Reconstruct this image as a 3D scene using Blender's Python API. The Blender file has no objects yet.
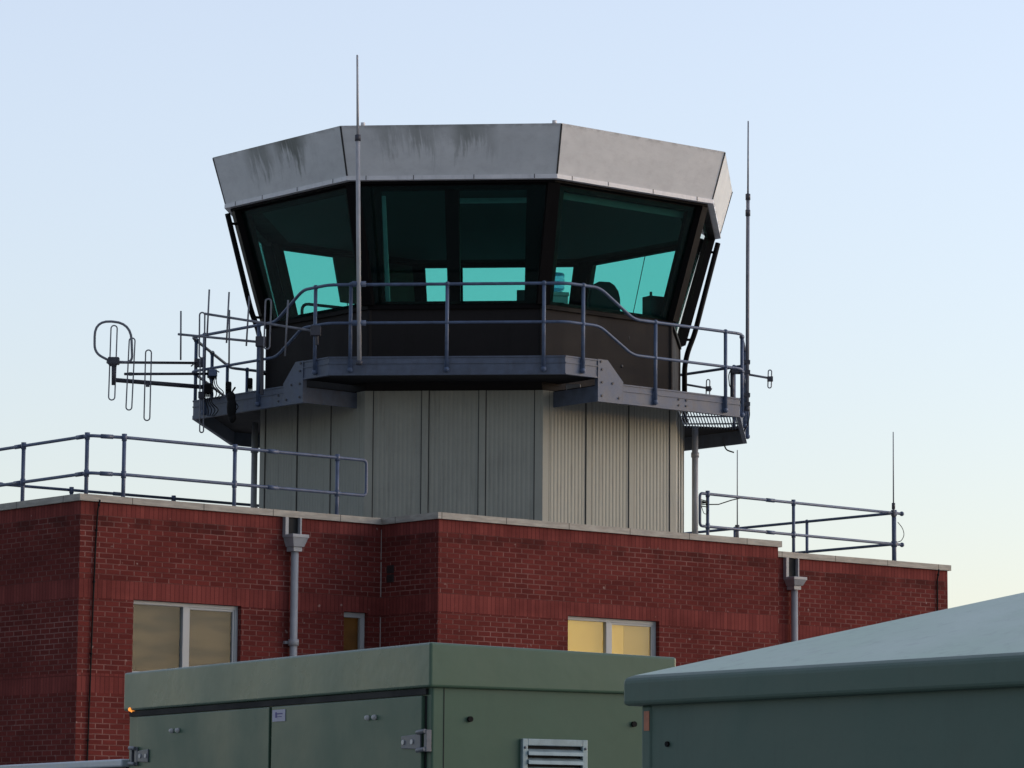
import bpy, math, random
from mathutils import Vector, Matrix
random.seed(7)
R = math.radians
sc = bpy.context.scene
COL = sc.collection

# ------------------------------------------------------------------ camera
F_PX, PITCH, ROLL, EYE = 3639.48, 0.130994, 0.0072374, 1.6
cam_d = bpy.data.cameras.new('camera')
cam = bpy.data.objects.new('camera', cam_d); COL.objects.link(cam)
cam_d.sensor_width = 36.0; cam_d.lens = F_PX / 1024 * 36.0
cam_d.clip_start = 0.5; cam_d.clip_end = 6000
cam.matrix_world = Matrix.Translation((0, 0, EYE)) @ Matrix.Rotation(math.pi/2 + PITCH, 4, 'X') @ Matrix.Rotation(ROLL, 4, 'Z')
sc.camera = cam

def at(px, py, Y):
    """world point seen at photo position (px, py) at distance Y ahead of the camera"""
    c, s = math.cos(ROLL), math.sin(ROLL)
    a, b = px - 512, py - 384
    u = c*a + s*b; v = -s*a + c*b
    d = Vector((u/F_PX, 1.0, -v/F_PX))
    y = d.y*math.cos(PITCH) - d.z*math.sin(PITCH)
    z = d.y*math.sin(PITCH) + d.z*math.cos(PITCH)
    return Vector((d.x/y*Y, Y, z/y*Y + EYE))

# ------------------------------------------------------------------ node helpers
def new_mat(name):
    m = bpy.data.materials.new(name); m.use_nodes = True
    nt = m.node_tree; nt.nodes.clear()
    out = nt.nodes.new('ShaderNodeOutputMaterial')
    b = nt.nodes.new('ShaderNodeBsdfPrincipled')
    nt.links.new(b.outputs[0], out.inputs[0])
    return m, nt, b, out
def N(nt, t, **kw):
    n = nt.nodes.new(t)
    for k, v in kw.items(): setattr(n, k, v)
    return n
def setin(nt, n, key, v):
    if isinstance(v, bpy.types.NodeSocket): nt.links.new(v, n.inputs[key])
    else: n.inputs[key].default_value = v
def math_n(nt, op, a, b=0.0, c=0.0, clamp=False):
    n = N(nt, 'ShaderNodeMath', operation=op); n.use_clamp = clamp
    setin(nt, n, 0, a); setin(nt, n, 1, b); setin(nt, n, 2, c)
    return n.outputs[0]
def mixc(nt, fac, a, b, blend='MIX'):
    n = N(nt, 'ShaderNodeMix', data_type='RGBA', blend_type=blend)
    setin(nt, n, 0, fac)
    for k, v in ((6, a), (7, b)):
        if isinstance(v, bpy.types.NodeSocket): nt.links.new(v, n.inputs[k])
        else: n.inputs[k].default_value = (*v, 1) if len(v) == 3 else v
    return n.outputs[2]
def maprange(nt, v, a, b, c=0.0, d=1.0, smooth=True):
    n = N(nt, 'ShaderNodeMapRange'); n.interpolation_type = 'SMOOTHSTEP' if smooth else 'LINEAR'
    setin(nt, n, 0, v); setin(nt, n, 1, a); setin(nt, n, 2, b); setin(nt, n, 3, c); setin(nt, n, 4, d)
    return n.outputs[0]
def noise(nt, vec, scale, detail=4, rough=0.55, dist=0.0):
    n = N(nt, 'ShaderNodeTexNoise')
    if vec is not None: nt.links.new(vec, n.inputs['Vector'])
    n.inputs['Scale'].default_value = scale; n.inputs['Detail'].default_value = detail
    n.inputs['Roughness'].default_value = rough; n.inputs['Distortion'].default_value = dist
    return n.outputs[0]
def mapping(nt, vec, scale=(1, 1, 1), loc=(0, 0, 0), rot=(0, 0, 0)):
    n = N(nt, 'ShaderNodeMapping'); nt.links.new(vec, n.inputs[0])
    n.inputs['Scale'].default_value = scale; n.inputs['Location'].default_value = loc; n.inputs['Rotation'].default_value = rot
    return n.outputs[0]
def coord(nt, kind='Object'):
    return N(nt, 'ShaderNodeTexCoord').outputs[kind]

def painted(name, col, rough=0.5, metal=0.0, vary=0.12, dirt=0.25, dirtcol=None, scale=3.0, streak=True, bump=0.0, spec=0.5):
    """painted or galvanised surface: broad tone change, fine mottling, vertical runs of dirt"""
    m, nt, b, out = new_mat(name)
    v = coord(nt)
    n1 = noise(nt, v, scale, 5, 0.6)
    n2 = noise(nt, v, scale*14, 4, 0.6)
    hi = tuple(min(1, c*(1+vary)) for c in col); lo = tuple(c*(1-vary) for c in col)
    c1 = mixc(nt, maprange(nt, n1, 0.3, 0.7), lo, hi)
    c1 = mixc(nt, math_n(nt, 'MULTIPLY', maprange(nt, n2, 0.45, 0.75), vary*1.5), c1, tuple(c*0.6 for c in col))
    if dirt > 0:
        vs = mapping(nt, v, (9, 9, 0.9) if streak else (3, 3, 3))
        n3 = noise(nt, vs, 1.3, 5, 0.65)
        c1 = mixc(nt, math_n(nt, 'MULTIPLY', maprange(nt, n3, 0.5, 0.78), dirt), c1, dirtcol or tuple(c*0.35 for c in col))
    nt.links.new(c1, b.inputs['Base Color'])
    b.inputs['Metallic'].default_value = metal
    b.inputs['Specular IOR Level'].default_value = spec
    nt.links.new(maprange(nt, n1, 0.2, 0.8, max(0.05, rough-0.1), min(1, rough+0.12)), b.inputs['Roughness'])
    if bump:
        bp = N(nt, 'ShaderNodeBump'); bp.inputs['Strength'].default_value = 1.0; bp.inputs['Distance'].default_value = bump
        nt.links.new(n1, bp.inputs['Height']); nt.links.new(bp.outputs[0], b.inputs['Normal'])
    return m

# ------------------------------------------------------------------ materials
def brick_mat():
    m, nt, b, out = new_mat('red_brick')
    uv = N(nt, 'ShaderNodeUVMap').outputs[0]
    sep = N(nt, 'ShaderNodeSeparateXYZ'); nt.links.new(uv, sep.inputs[0])
    U, V = sep.outputs[0], sep.outputs[1]
    wob = noise(nt, uv, 9.0, 3)
    def bricks(vec, w, h, mortar, off, c1, c2, cm):
        n = N(nt, 'ShaderNodeTexBrick'); nt.links.new(vec, n.inputs['Vector'])
        n.offset = off; n.squash = 1.0
        n.inputs['Scale'].default_value = 1.0; n.inputs['Mortar Size'].default_value = mortar
        n.inputs['Mortar Smooth'].default_value = 0.25; n.inputs['Bias'].default_value = -0.1
        n.inputs['Brick Width'].default_value = w; n.inputs['Row Height'].default_value = h
        n.inputs['Color1'].default_value = (*c1, 1); n.inputs['Color2'].default_value = (*c2, 1); n.inputs['Mortar'].default_value = (*cm, 1)
        return n
    wn = N(nt, 'ShaderNodeTexNoise'); nt.links.new(uv, wn.inputs['Vector']); wn.inputs['Scale'].default_value = 11; wn.inputs['Detail'].default_value = 3
    wsub = N(nt, 'ShaderNodeVectorMath', operation='SUBTRACT'); nt.links.new(wn.outputs['Color'], wsub.inputs[0]); wsub.inputs[1].default_value = (.5, .5, .5)
    wsc = N(nt, 'ShaderNodeVectorMath', operation='SCALE'); nt.links.new(wsub.outputs[0], wsc.inputs[0]); wsc.inputs['Scale'].default_value = 0.010
    wad = N(nt, 'ShaderNodeVectorMath', operation='ADD'); nt.links.new(uv, wad.inputs[0]); nt.links.new(wsc.outputs[0], wad.inputs[1]); warp = wad.outputs[0]
    st = bricks(mapping(nt, warp, loc=(0.03, -5.492 + 0.0742*80, 0)), 0.236, 0.0742, 0.0085, 0.5, (0.128, 0.0265, 0.0235), (0.185, 0.039, 0.0335), (0.26, 0.135, 0.118))
    cmb = N(nt, 'ShaderNodeCombineXYZ'); nt.links.new(math_n(nt, 'ADD', V, 20*0.27 - 5.222), cmb.inputs[0]); nt.links.new(U, cmb.inputs[1])
    so = bricks(cmb.outputs[0], 0.27, 0.0765, 0.006, 0.0, (0.19, 0.046, 0.041), (0.265, 0.066, 0.057), (0.125, 0.032, 0.029))
    def band(lo, hi):
        a = math_n(nt, 'GREATER_THAN', V, lo); c = math_n(nt, 'LESS_THAN', V, hi)
        return math_n(nt, 'MULTIPLY', a, c)
    mask = math_n(nt, 'ADD', math_n(nt, 'ADD', band(6.388, 7.0), band(5.222, 5.492)), band(3.912, 4.182), clamp=True)
    wsep = N(nt, 'ShaderNodeSeparateXYZ'); nt.links.new(warp, wsep.inputs[0])
    fr = math_n(nt, 'FRACT', math_n(nt, 'DIVIDE', math_n(nt, 'ADD', wsep.outputs[1], -5.492 + 0.0742*80), 0.0742))
    dist = math_n(nt, 'MINIMUM', fr, math_n(nt, 'SUBTRACT', 1.0, fr))
    bed = math_n(nt, 'MULTIPLY', math_n(nt, 'LESS_THAN', dist, 0.125), st.outputs['Fac'])
    stc = mixc(nt, math_n(nt, 'MULTIPLY', bed, 0.72), st.outputs['Color'], (0.135, 0.036, 0.032))      # bed joints painted darker for the shadow lying in them
    colr = mixc(nt, mask, stc, so.outputs['Color'])
    big = noise(nt, mapping(nt, uv, (0.5, 0.9, 1)), 1.6, 5, 0.6)
    patch = maprange(nt, noise(nt, mapping(nt, uv, (0.6, 1.1, 1), (7, 2, 0)), 1.3, 4), 0.45, 0.7)
    colr = mixc(nt, math_n(nt, 'MULTIPLY', math_n(nt, 'MULTIPLY', math_n(nt, 'SUBTRACT', 1.0, mask), st.outputs['Fac']), math_n(nt, 'MULTIPLY', patch, 0.45)), colr, (0.44, 0.24, 0.21))
    colr = mixc(nt, math_n(nt, 'MULTIPLY', maprange(nt, big, 0.40, 0.72), 0.5), colr, (0.08, 0.018, 0.016))
    fine = noise(nt, uv, 60, 4, 0.7)
    colr = mixc(nt, math_n(nt, 'MULTIPLY', maprange(nt, fine, 0.4, 0.8), 0.4), colr, (0.09, 0.016, 0.015))
    # pale lime blooms, scattered
    blo = noise(nt, mapping(nt, uv, (1, 1, 1), (3, 5, 0)), 7.5, 2)
    colr = mixc(nt, math_n(nt, 'MULTIPLY', maprange(nt, blo, 0.70, 0.78), 0.5), colr, (0.45, 0.36, 0.33))
    # weather-darkened course just under the coping band
    soot = math_n(nt, 'MULTIPLY', band(6.24, 6.388), math_n(nt, 'MULTIPLY', maprange(nt, noise(nt, mapping(nt, uv, (3, 0.4, 1)), 1.0, 4), 0.35, 0.6), 0.45))
    colr = mixc(nt, soot, colr, (0.035, 0.013, 0.012))
    nt.links.new(colr, b.inputs['Base Color'])
    b.inputs['Roughness'].default_value = 0.92; b.inputs['Specular IOR Level'].default_value = 0.08
    hgt = math_n(nt, 'ADD', math_n(nt, 'MULTIPLY', mixc_val(nt, mask, st.outputs['Fac'], so.outputs['Fac']), -1.0), math_n(nt, 'MULTIPLY', fine, 0.35))
    bp = N(nt, 'ShaderNodeBump'); bp.inputs['Distance'].default_value = 0.008; bp.inputs['Strength'].default_value = 0.8
    nt.links.new(hgt, bp.inputs['Height']); nt.links.new(bp.outputs[0], b.inputs['Normal'])
    return m
def mixc_val(nt, fac, a, b):
    n = N(nt, 'ShaderNodeMix', data_type='FLOAT'); setin(nt, n, 0, fac); setin(nt, n, 2, a); setin(nt, n, 3, b)
    return n.outputs[0]

def coping_mat():
    m, nt, b, out = new_mat('coping_metal')
    uv = N(nt, 'ShaderNodeUVMap').outputs[0]
    sep = N(nt, 'ShaderNodeSeparateXYZ'); nt.links.new(uv, sep.inputs[0])
    fr = math_n(nt, 'FRACT', math_n(nt, 'DIVIDE', math_n(nt, 'ADD', sep.outputs[0], 0.35), 1.22))
    joint = math_n(nt, 'LESS_THAN', fr, 0.012)
    n1 = noise(nt, mapping(nt, uv, (1.2, 6, 1)), 3, 5)
    c = mixc(nt, maprange(nt, n1, 0.35, 0.7), (0.27, 0.255, 0.225), (0.40, 0.38, 0.335))
    c = mixc(nt, joint, c, (0.05, 0.048, 0.045))
    nt.links.new(c, b.inputs['Base Color']); b.inputs['Roughness'].default_value = 0.55
    return m

def fascia_mat():
    m, nt, b, out = new_mat('fascia_sheet')
    uv = N(nt, 'ShaderNodeUVMap').outputs[0]
    sep = N(nt, 'ShaderNodeSeparateXYZ'); nt.links.new(uv, sep.inputs[0])
    U, V = sep.outputs[0], sep.outputs[1]           # U runs round the eight faces, V from the lower to the upper edge
    broad = noise(nt, mapping(nt, uv, (22, 1.2, 1)), 1.0, 5, 0.6)
    c = mixc(nt, maprange(nt, broad, 0.3, 0.72), (0.68, 0.69, 0.695), (0.77, 0.775, 0.775))
    mot = noise(nt, mapping(nt, uv, (130, 5, 1)), 1.0, 5, 0.65)
    c = mixc(nt, math_n(nt, 'MULTIPLY', maprange(nt, mot, 0.4, 0.75), 0.28), c, (0.46, 0.45, 0.46))
    # lichen runs starting from the upper edge, on some faces only
    cr = N(nt, 'ShaderNodeValToRGB'); nt.links.new(U, cr.inputs[0])
    el = cr.color_ramp.elements
    el[0].position = 0.0; el[0].color = (0, 0, 0, 1); el[1].position = 1.0; el[1].color = (0, 0, 0, 1)
    for p, v in ((0.402, 0), (0.415, .75), (0.425, .65), (0.433, .1), (0.443, 1.0), (0.456, .95), (0.468, .2), (0.475, 0.0), (0.515, 0.0), (0.526, .5), (0.535, .2), (0.541, .62), (0.553, .35), (0.56, .15), (0.568, .75), (0.58, .5), (0.59, 0.05), (0.62, 0.0)):
        e = el.new(p); e.color = (v, v, v, 1)
    st = noise(nt, mapping(nt, uv, (480, 0.9, 1)), 1.0, 5, 0.75)
    blot = noise(nt, mapping(nt, uv, (95, 1.1, 1)), 1.0, 4, 0.6)
    lim = math_n(nt, 'ADD', math_n(nt, 'MULTIPLY', math_n(nt, 'SUBTRACT', 1.0, V), 0.28), 0.30)
    streak = maprange(nt, math_n(nt, 'MULTIPLY_ADD', st, 0.55, math_n(nt, 'MULTIPLY', blot, 0.45)), lim, math_n(nt, 'ADD', lim, 0.16))
    mask = math_n(nt, 'MULTIPLY', math_n(nt, 'MULTIPLY', streak, cr.outputs[0]), 0.8)
    c = mixc(nt, mask, c, (0.075, 0.09, 0.07))
    top = maprange(nt, V, 0.9, 1.0)
    c = mixc(nt, math_n(nt, 'MULTIPLY', math_n(nt, 'MULTIPLY', top, maprange(nt, mot, 0.4, 0.6)), 0.35), c, (0.16, 0.15, 0.14))
    nt.links.new(c, b.inputs['Base Color'])
    b.inputs['Roughness'].default_value = 0.42; b.inputs['Specular IOR Level'].default_value = 0.4
    bp = N(nt, 'ShaderNodeBump'); bp.inputs['Distance'].default_value = 0.02; bp.inputs['Strength'].default_value = 0.5
    nt.links.new(broad, bp.inputs['Height']); nt.links.new(bp.outputs[0], b.inputs['Normal'])
    return m

def glass_mat(name, tint, base=0.03, rough=0.0):
    m = bpy.data.materials.new(name); m.use_nodes = True
    nt = m.node_tree; nt.nodes.clear()
    out = nt.nodes.new('ShaderNodeOutputMaterial')
    tr = N(nt, 'ShaderNodeBsdfTransparent'); tr.inputs[0].default_value = (*tint, 1)
    gl = N(nt, 'ShaderNodeBsdfGlossy'); gl.inputs[0].default_value = (1, 1, 1, 1); gl.inputs['Roughness'].default_value = rough
    lw = N(nt, 'ShaderNodeLayerWeight'); lw.inputs[0].default_value = 0.5
    f = math_n(nt, 'MULTIPLY_ADD', math_n(nt, 'POWER', lw.outputs['Facing'], 5.0), 0.96, base, clamp=True)
    mx = N(nt, 'ShaderNodeMixShader'); nt.links.new(f, mx.inputs[0]); nt.links.new(tr.outputs[0], mx.inputs[1]); nt.links.new(gl.outputs[0], mx.inputs[2])
    nt.links.new(mx.outputs[0], out.inputs[0])
    return m

def blind_mat(name, c1, c2, emit=0.0, horiz=2.0):
    m, nt, b, out = new_mat(name)
    v = coord(nt)
    n1 = noise(nt, mapping(nt, v, (0.7, 0.7, horiz)), 1.4, 2, 0.4)
    n2 = noise(nt, v, 6, 2)
    c = mixc(nt, maprange(nt, n1, 0.36, 0.64), c1, c2)
    c = mixc(nt, math_n(nt, 'MULTIPLY', n2, 0.05), c, (0.05, 0.04, 0.03))
    nt.links.new(c, b.inputs['Base Color']); b.inputs['Roughness'].default_value = 0.85
    if emit:
        nt.links.new(c, b.inputs['Emission Color']); b.inputs['Emission Strength'].default_value = emit
    return m

def emit_mat(name, col, s):
    m, nt, b, out = new_mat(name)
    b.inputs['Base Color'].default_value = (*col, 1); b.inputs['Emission Color'].default_value = (*col, 1); b.inputs['Emission Strength'].default_value = s
    return m

def ground_mat():
    m, nt, b, out = new_mat('concrete_yard')
    v = coord(nt)
    n1 = noise(nt, v, 0.25, 6, 0.6); n2 = noise(nt, v, 60, 4, 0.7)
    c = mixc(nt, maprange(nt, n1, 0.3, 0.7), (0.22, 0.215, 0.205), (0.30, 0.295, 0.28))
    c = mixc(nt, math_n(nt, 'MULTIPLY', maprange(nt, n2, 0.5, 0.7), 0.4), c, (0.16, 0.155, 0.15))
    nt.links.new(c, b.inputs['Base Color']); b.inputs['Roughness'].default_value = 0.9
    bp = N(nt, 'ShaderNodeBump'); bp.inputs['Distance'].default_value = 0.004; nt.links.new(n2, bp.inputs['Height']); nt.links.new(bp.outputs[0], b.inputs['Normal'])
    return m

M = dict(
    brick=brick_mat(), coping=coping_mat(), fascia=fascia_mat(),
    trim=painted('drip_trim_metal', (0.80, 0.79, 0.80), 0.4, vary=0.08, dirt=0.2),
    cladding=painted('ribbed_cladding', (0.375, 0.375, 0.325), 0.6, vary=0.07, dirt=0.38, dirtcol=(0.18, 0.18, 0.155), scale=1.5),
    seam=painted('dark_seam', (0.035, 0.033, 0.035), 0.7, vary=0.1, dirt=0),
    cab=painted('cab_panel', (0.022, 0.0195, 0.02), 0.7, vary=0.12, dirt=0.2, scale=2, spec=0.15),
    mullion=painted('dark_frame', (0.007, 0.006, 0.0065), 0.6, vary=0.15, dirt=0.1, spec=0.08),
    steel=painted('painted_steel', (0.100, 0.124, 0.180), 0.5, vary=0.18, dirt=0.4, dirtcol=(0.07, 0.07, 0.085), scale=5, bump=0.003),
    rail=painted('rail_paint', (0.090, 0.128, 0.215), 0.45, vary=0.2, dirt=0.25, scale=9),
    roofrail=painted('roof_rail_paint', (0.085, 0.115, 0.195), 0.42, vary=0.22, dirt=0.25, scale=7),
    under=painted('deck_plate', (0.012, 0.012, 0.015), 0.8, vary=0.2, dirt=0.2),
    bolt=painted('bolt_dark', (0.05, 0.05, 0.06), 0.5, dirt=0),
    pipe=painted('pipe_grey', (0.33, 0.345, 0.37), 0.45, vary=0.1, dirt=0.3, scale=4),
    upvc=painted('white_frame', (0.40, 0.425, 0.44), 0.4, vary=0.06, dirt=0.2, scale=3),
    cable=painted('black_cable', (0.010, 0.010, 0.011), 0.7, dirt=0, spec=0.15),
    seal=painted('pale_sealant', (0.42, 0.36, 0.35), 0.7, dirt=0.3),
    alu=painted('aerial_aluminium', (0.20, 0.21, 0.25), 0.45, vary=0.2, dirt=0.2, scale=8),
    aludark=painted('aerial_dark', (0.06, 0.062, 0.08), 0.5, vary=0.2, dirt=0.2, scale=8),
    whip=painted('whip_grey', (0.45, 0.45, 0.47), 0.45, vary=0.12, dirt=0.3, scale=4),
    roof=painted('roof_felt', (0.13, 0.13, 0.125), 0.85, vary=0.2, dirt=0.4, streak=False),
    green=painted('green_paint', (0.070, 0.130, 0.088), 0.38, vary=0.05, dirt=0.10, dirtcol=(0.04, 0.075, 0.05), scale=1.4, bump=0.004, spec=0.35),
    greenlid=painted('green_lid_paint', (0.074, 0.136, 0.090), 0.30, vary=0.05, dirt=0.16, dirtcol=(0.04, 0.075, 0.05), scale=0.8, bump=0.011, spec=0.5),
    kiosk=painted('grp_green', (0.078, 0.136, 0.108), 0.5, vary=0.06, dirt=0.22, dirtcol=(0.05, 0.075, 0.06), scale=1.6, bump=0.006),
    kioskroof=painted('grp_roof', (0.40, 0.52, 0.42), 0.42, vary=0.10, dirt=0.3, dirtcol=(0.12, 0.15, 0.145), scale=1.2, bump=0.006),
    zinc=painted('zinc_fitting', (0.15, 0.16, 0.185), 0.42, metal=0.1, vary=0.15, dirt=0.3, scale=20),
    louvre=painted('louvre_zinc', (0.30, 0.39, 0.42), 0.42, metal=0.2, vary=0.15, dirt=0.3, scale=12),
    gap=painted('dark_gap', (0.01, 0.011, 0.012), 0.8, dirt=0),
    vent=painted('vent_terracotta', (0.035, 0.022, 0.022), 0.8, dirt=0.2),
    interior=painted('interior_dark', (0.045, 0.045, 0.045), 0.6, dirt=0),
    ceil=painted('ceiling_tiles', (0.10, 0.10, 0.105), 0.8, dirt=0.1, streak=False),
    chair=painted('chair_fabric', (0.02, 0.02, 0.023), 0.85, dirt=0),
    plastic=painted('dark_plastic', (0.03, 0.03, 0.034), 0.5, dirt=0),
    wood=painted('wood_veneer', (0.16, 0.085, 0.03), 0.5, vary=0.25, dirt=0.2),
    white=painted('white_plastic', (0.6, 0.6, 0.6), 0.4, dirt=0.1),
    teal=glass_mat('green_tinted_glass', (0.585, 0.87, 0.83), 0.012),
    clear=glass_mat('window_glass', (0.95, 0.96, 0.95), 0.02),
    water=glass_mat('water_bottle_plastic', (0.62, 0.75, 0.85), 0.05, 0.1),
    blind=blind_mat('tan_blind_reflection', (0.010, 0.009, 0.009), (0.10, 0.068, 0.035), 0.0, 3.2),  # dark blotches paint the glass's cloud reflection into the blind
    brownblind=blind_mat('brown_blind', (0.085, 0.038, 0.008), (0.13, 0.058, 0.012), 0.08),
    lit=blind_mat('lit_blind', (0.40, 0.245, 0.03), (0.48, 0.31, 0.04), 0.36, 0.8),
    litdim=blind_mat('lit_curtain', (0.30, 0.19, 0.025), (0.38, 0.25, 0.036), 0.27, 0.8),
    amber=emit_mat('amber_glint', (0.9, 0.30, 0.05), 0.9),  # glow put in for a glint of street light
    lamp_reflection=painted('orange_reflection', (0.42, 0.14, 0.075), 0.4, vary=0.2, dirt=0.3, scale=20),  # street-lamp reflection as a paint colour
    maroon=painted('maroon_panel', (0.035, 0.012, 0.028), 0.5, vary=0.15, dirt=0.2),
    capping=painted('pale_capping', (0.50, 0.55, 0.60), 0.4, vary=0.08, dirt=0.2),
    sticker=painted('label_white', (0.42, 0.42, 0.55), 0.5, dirt=0.1),
    stickerblue=painted('label_blue', (0.06, 0.05, 0.26), 0.5, dirt=0),
    concrete=ground_mat(),
)

# ------------------------------------------------------------------ mesh builder
class MB:
    def __init__(s): s.v = []; s.f = []; s.uv = []; s.sm = []; s.mi = []; s.done = []
    def cut(s):
        """ends one piece: build_each() makes an object of every piece"""
        if s.f:
            p = MB(); p.v, p.f, p.uv, p.sm, p.mi = s.v, s.f, s.uv, s.sm, s.mi
            s.done.append(p); s.v = []; s.f = []; s.uv = []; s.sm = []; s.mi = []
        return s
    def build_each(s, name, mats, parent=None, **kw):
        s.cut()
        return [p.build(name, mats, parent, **kw) for p in s.done]
    def face(s, pts, uv=None, smooth=False, mi=0):
        b = len(s.v); s.v += [Vector(p) for p in pts]
        s.f.append(list(range(b, b+len(pts)))); s.uv.append(uv or [(0, 0)]*len(pts)); s.sm.append(smooth); s.mi.append(mi)
        return s
    def hexa(s, P, mi=0):
        """eight points: four of the bottom (ccw from above) then four of the top"""
        b = len(s.v); s.v += [Vector(p) for p in P]
        for q in ((3, 2, 1, 0), (4, 5, 6, 7), (0, 1, 5, 4), (1, 2, 6, 5), (2, 3, 7, 6), (3, 0, 4, 7)):
            s.f.append([b+i for i in q]); s.uv.append([(0, 0)]*4); s.sm.append(False); s.mi.append(mi)
        return s
    def box(s, x0, x1, y0, y1, z0, z1, mi=0):
        return s.hexa([(x0, y0, z0), (x1, y0, z0), (x1, y1, z0), (x0, y1, z0), (x0, y0, z1), (x1, y0, z1), (x1, y1, z1), (x0, y1, z1)], mi)
    def prism(s, poly, z0, z1, mi=0):
        n = len(poly); b = len(s.v)
        s.v += [Vector((p[0], p[1], z0)) for p in poly] + [Vector((p[0], p[1], z1)) for p in poly]
        fs = [list(range(b+n-1, b-1, -1)), list(range(b+n, b+2*n))] + [[b+i, b+(i+1) % n, b+n+(i+1) % n, b+n+i] for i in range(n)]
        for f in fs: s.f.append(f); s.uv.append([(0, 0)]*len(f)); s.sm.append(False); s.mi.append(mi)
        return s
    def slab(s, poly3, d, mi=0):
        """polygon given in space, thickened along vector d"""
        n = len(poly3); b = len(s.v); d = Vector(d)
        s.v += [Vector(p) for p in poly3] + [Vector(p)+d for p in poly3]
        fs = [list(range(b+n-1, b-1, -1)), list(range(b+n, b+2*n))] + [[b+i, b+(i+1) % n, b+n+(i+1) % n, b+n+i] for i in range(n)]
        for f in fs: s.f.append(f); s.uv.append([(0, 0)]*len(f)); s.sm.append(False); s.mi.append(mi)
        return s
    def tube(s, pts, r, n=8, closed=False, r2=None):
        pts = [Vector(p) for p in pts]; k = len(pts)
        T = []
        for i in range(k):
            a = pts[(i-1) % k] if (closed or i > 0) else pts[i]
            c = pts[(i+1) % k] if (closed or i < k-1) else pts[i]
            T.append((c-a).normalized())
        ref = Vector((0, 0, 1)) if abs(T[0].z) < 0.9 else Vector((1, 0, 0))
        nx = (ref - T[0]*ref.dot(T[0])).normalized()
        b = len(s.v)
        for i in range(k):
            nx = (nx - T[i]*nx.dot(T[i])).normalized(); ny = T[i].cross(nx)
            rr = r if r2 is None else r + (r2-r)*i/(k-1)
            for j in range(n):
                a = 2*math.pi*j/n
                s.v.append(pts[i] + nx*math.cos(a)*rr + ny*math.sin(a)*rr)
        for i in range(k if closed else k-1):
            i2 = (i+1) % k
            for j in range(n):
                s.f.append([b+i*n+j, b+i*n+(j+1) % n, b+i2*n+(j+1) % n, b+i2*n+j]); s.uv.append([(0, 0)]*4); s.sm.append(True); s.mi.append(0)
        if not closed:
            s.f.append([b+j for j in range(n-1, -1, -1)]); s.f.append([b+(k-1)*n+j for j in range(n)])
            for _ in range(2): s.uv.append([(0, 0)]*n); s.sm.append(False); s.mi.append(0)
        return s
    def ball(s, c, r, n=10, m=6, sq=(1, 1, 1)):
        c = Vector(c); b = len(s.v)
        for i in range(m+1):
            th = math.pi*i/m
            for j in range(n):
                ph = 2*math.pi*j/n
                s.v.append(c + Vector((math.sin(th)*math.cos(ph)*r*sq[0], math.sin(th)*math.sin(ph)*r*sq[1], math.cos(th)*r*sq[2])))
        for i in range(m):
            for j in range(n):
                s.f.append([b+i*n+j, b+(i+1)*n+j, b+(i+1)*n+(j+1) % n, b+i*n+(j+1) % n]); s.uv.append([(0, 0)]*4); s.sm.append(True); s.mi.append(0)
        return s
    def build(s, name, mats, parent=None, world=False, bevel=0.0, weld=False):
        me = bpy.data.meshes.new(name)
        vs = s.v
        if world and parent is not None:
            inv = root_matrix(parent).inverted(); vs = [inv @ v for v in vs]
        me.from_pydata([tuple(v) for v in vs], [], s.f)
        ul = me.uv_layers.new(name='UVMap'); i = 0
        for fi, p in enumerate(me.polygons):
            p.use_smooth = s.sm[fi]; p.material_index = s.mi[fi]
            for k in range(len(s.f[fi])): ul.data[i].uv = s.uv[fi][k]; i += 1
        for m in (mats if isinstance(mats, (list, tuple)) else [mats]): me.materials.append(m)
        o = bpy.data.objects.new(name, me); COL.objects.link(o)
        if parent is not None: o.parent = parent
        if weld:
            w = o.modifiers.new('weld', 'WELD'); w.merge_threshold = 0.0005
        if bevel:
            w = o.modifiers.new('bevel', 'BEVEL'); w.width = bevel; w.segments = 3; w.limit_method = 'ANGLE'; w.angle_limit = R(35)
            w.harden_normals = False
        return o
def root_matrix(o):
    while o.parent is not None: o = o.parent
    return Matrix.Translation(o.location) @ o.rotation_euler.to_matrix().to_4x4()
def tag(o, label=None, cat=None, group=None, kind=None):
    if label: o['label'] = label
    if cat: o['category'] = cat
    if group: o['group'] = group
    if kind: o['kind'] = kind
    return o
def thing(name, label, cat, loc=(0, 0, 0), rz=0.0, group=None):
    o = bpy.data.objects.new(name, None); COL.objects.link(o)
    o.empty_display_size = 0.3
    o.location = loc; o.rotation_euler = (0, 0, rz)
    return tag(o, label, cat, group)
def arc(p0, p1, p2, r, n=4):
    """points rounding the corner p1 between p0 and p2"""
    p0, p1, p2 = Vector(p0), Vector(p1), Vector(p2)
    a = (p0-p1).normalized(); c = (p2-p1).normalized()
    r = min(r, (p0-p1).length*0.49, (p2-p1).length*0.49)
    A = p1 + a*r; C = p1 + c*r; out = []
    for i in range(n+1):
        t = i/n; out.append(A*(1-t)**2 + p1*2*t*(1-t) + C*t*t)
    return out
def rounded(pts, r, closed=False, n=4):
    out = []; k = len(pts)
    for i in range(k):
        if not closed and i in (0, k-1): out.append(Vector(pts[i])); continue
        out += arc(pts[(i-1) % k], pts[i], pts[(i+1) % k], r, n)
    return out

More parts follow.
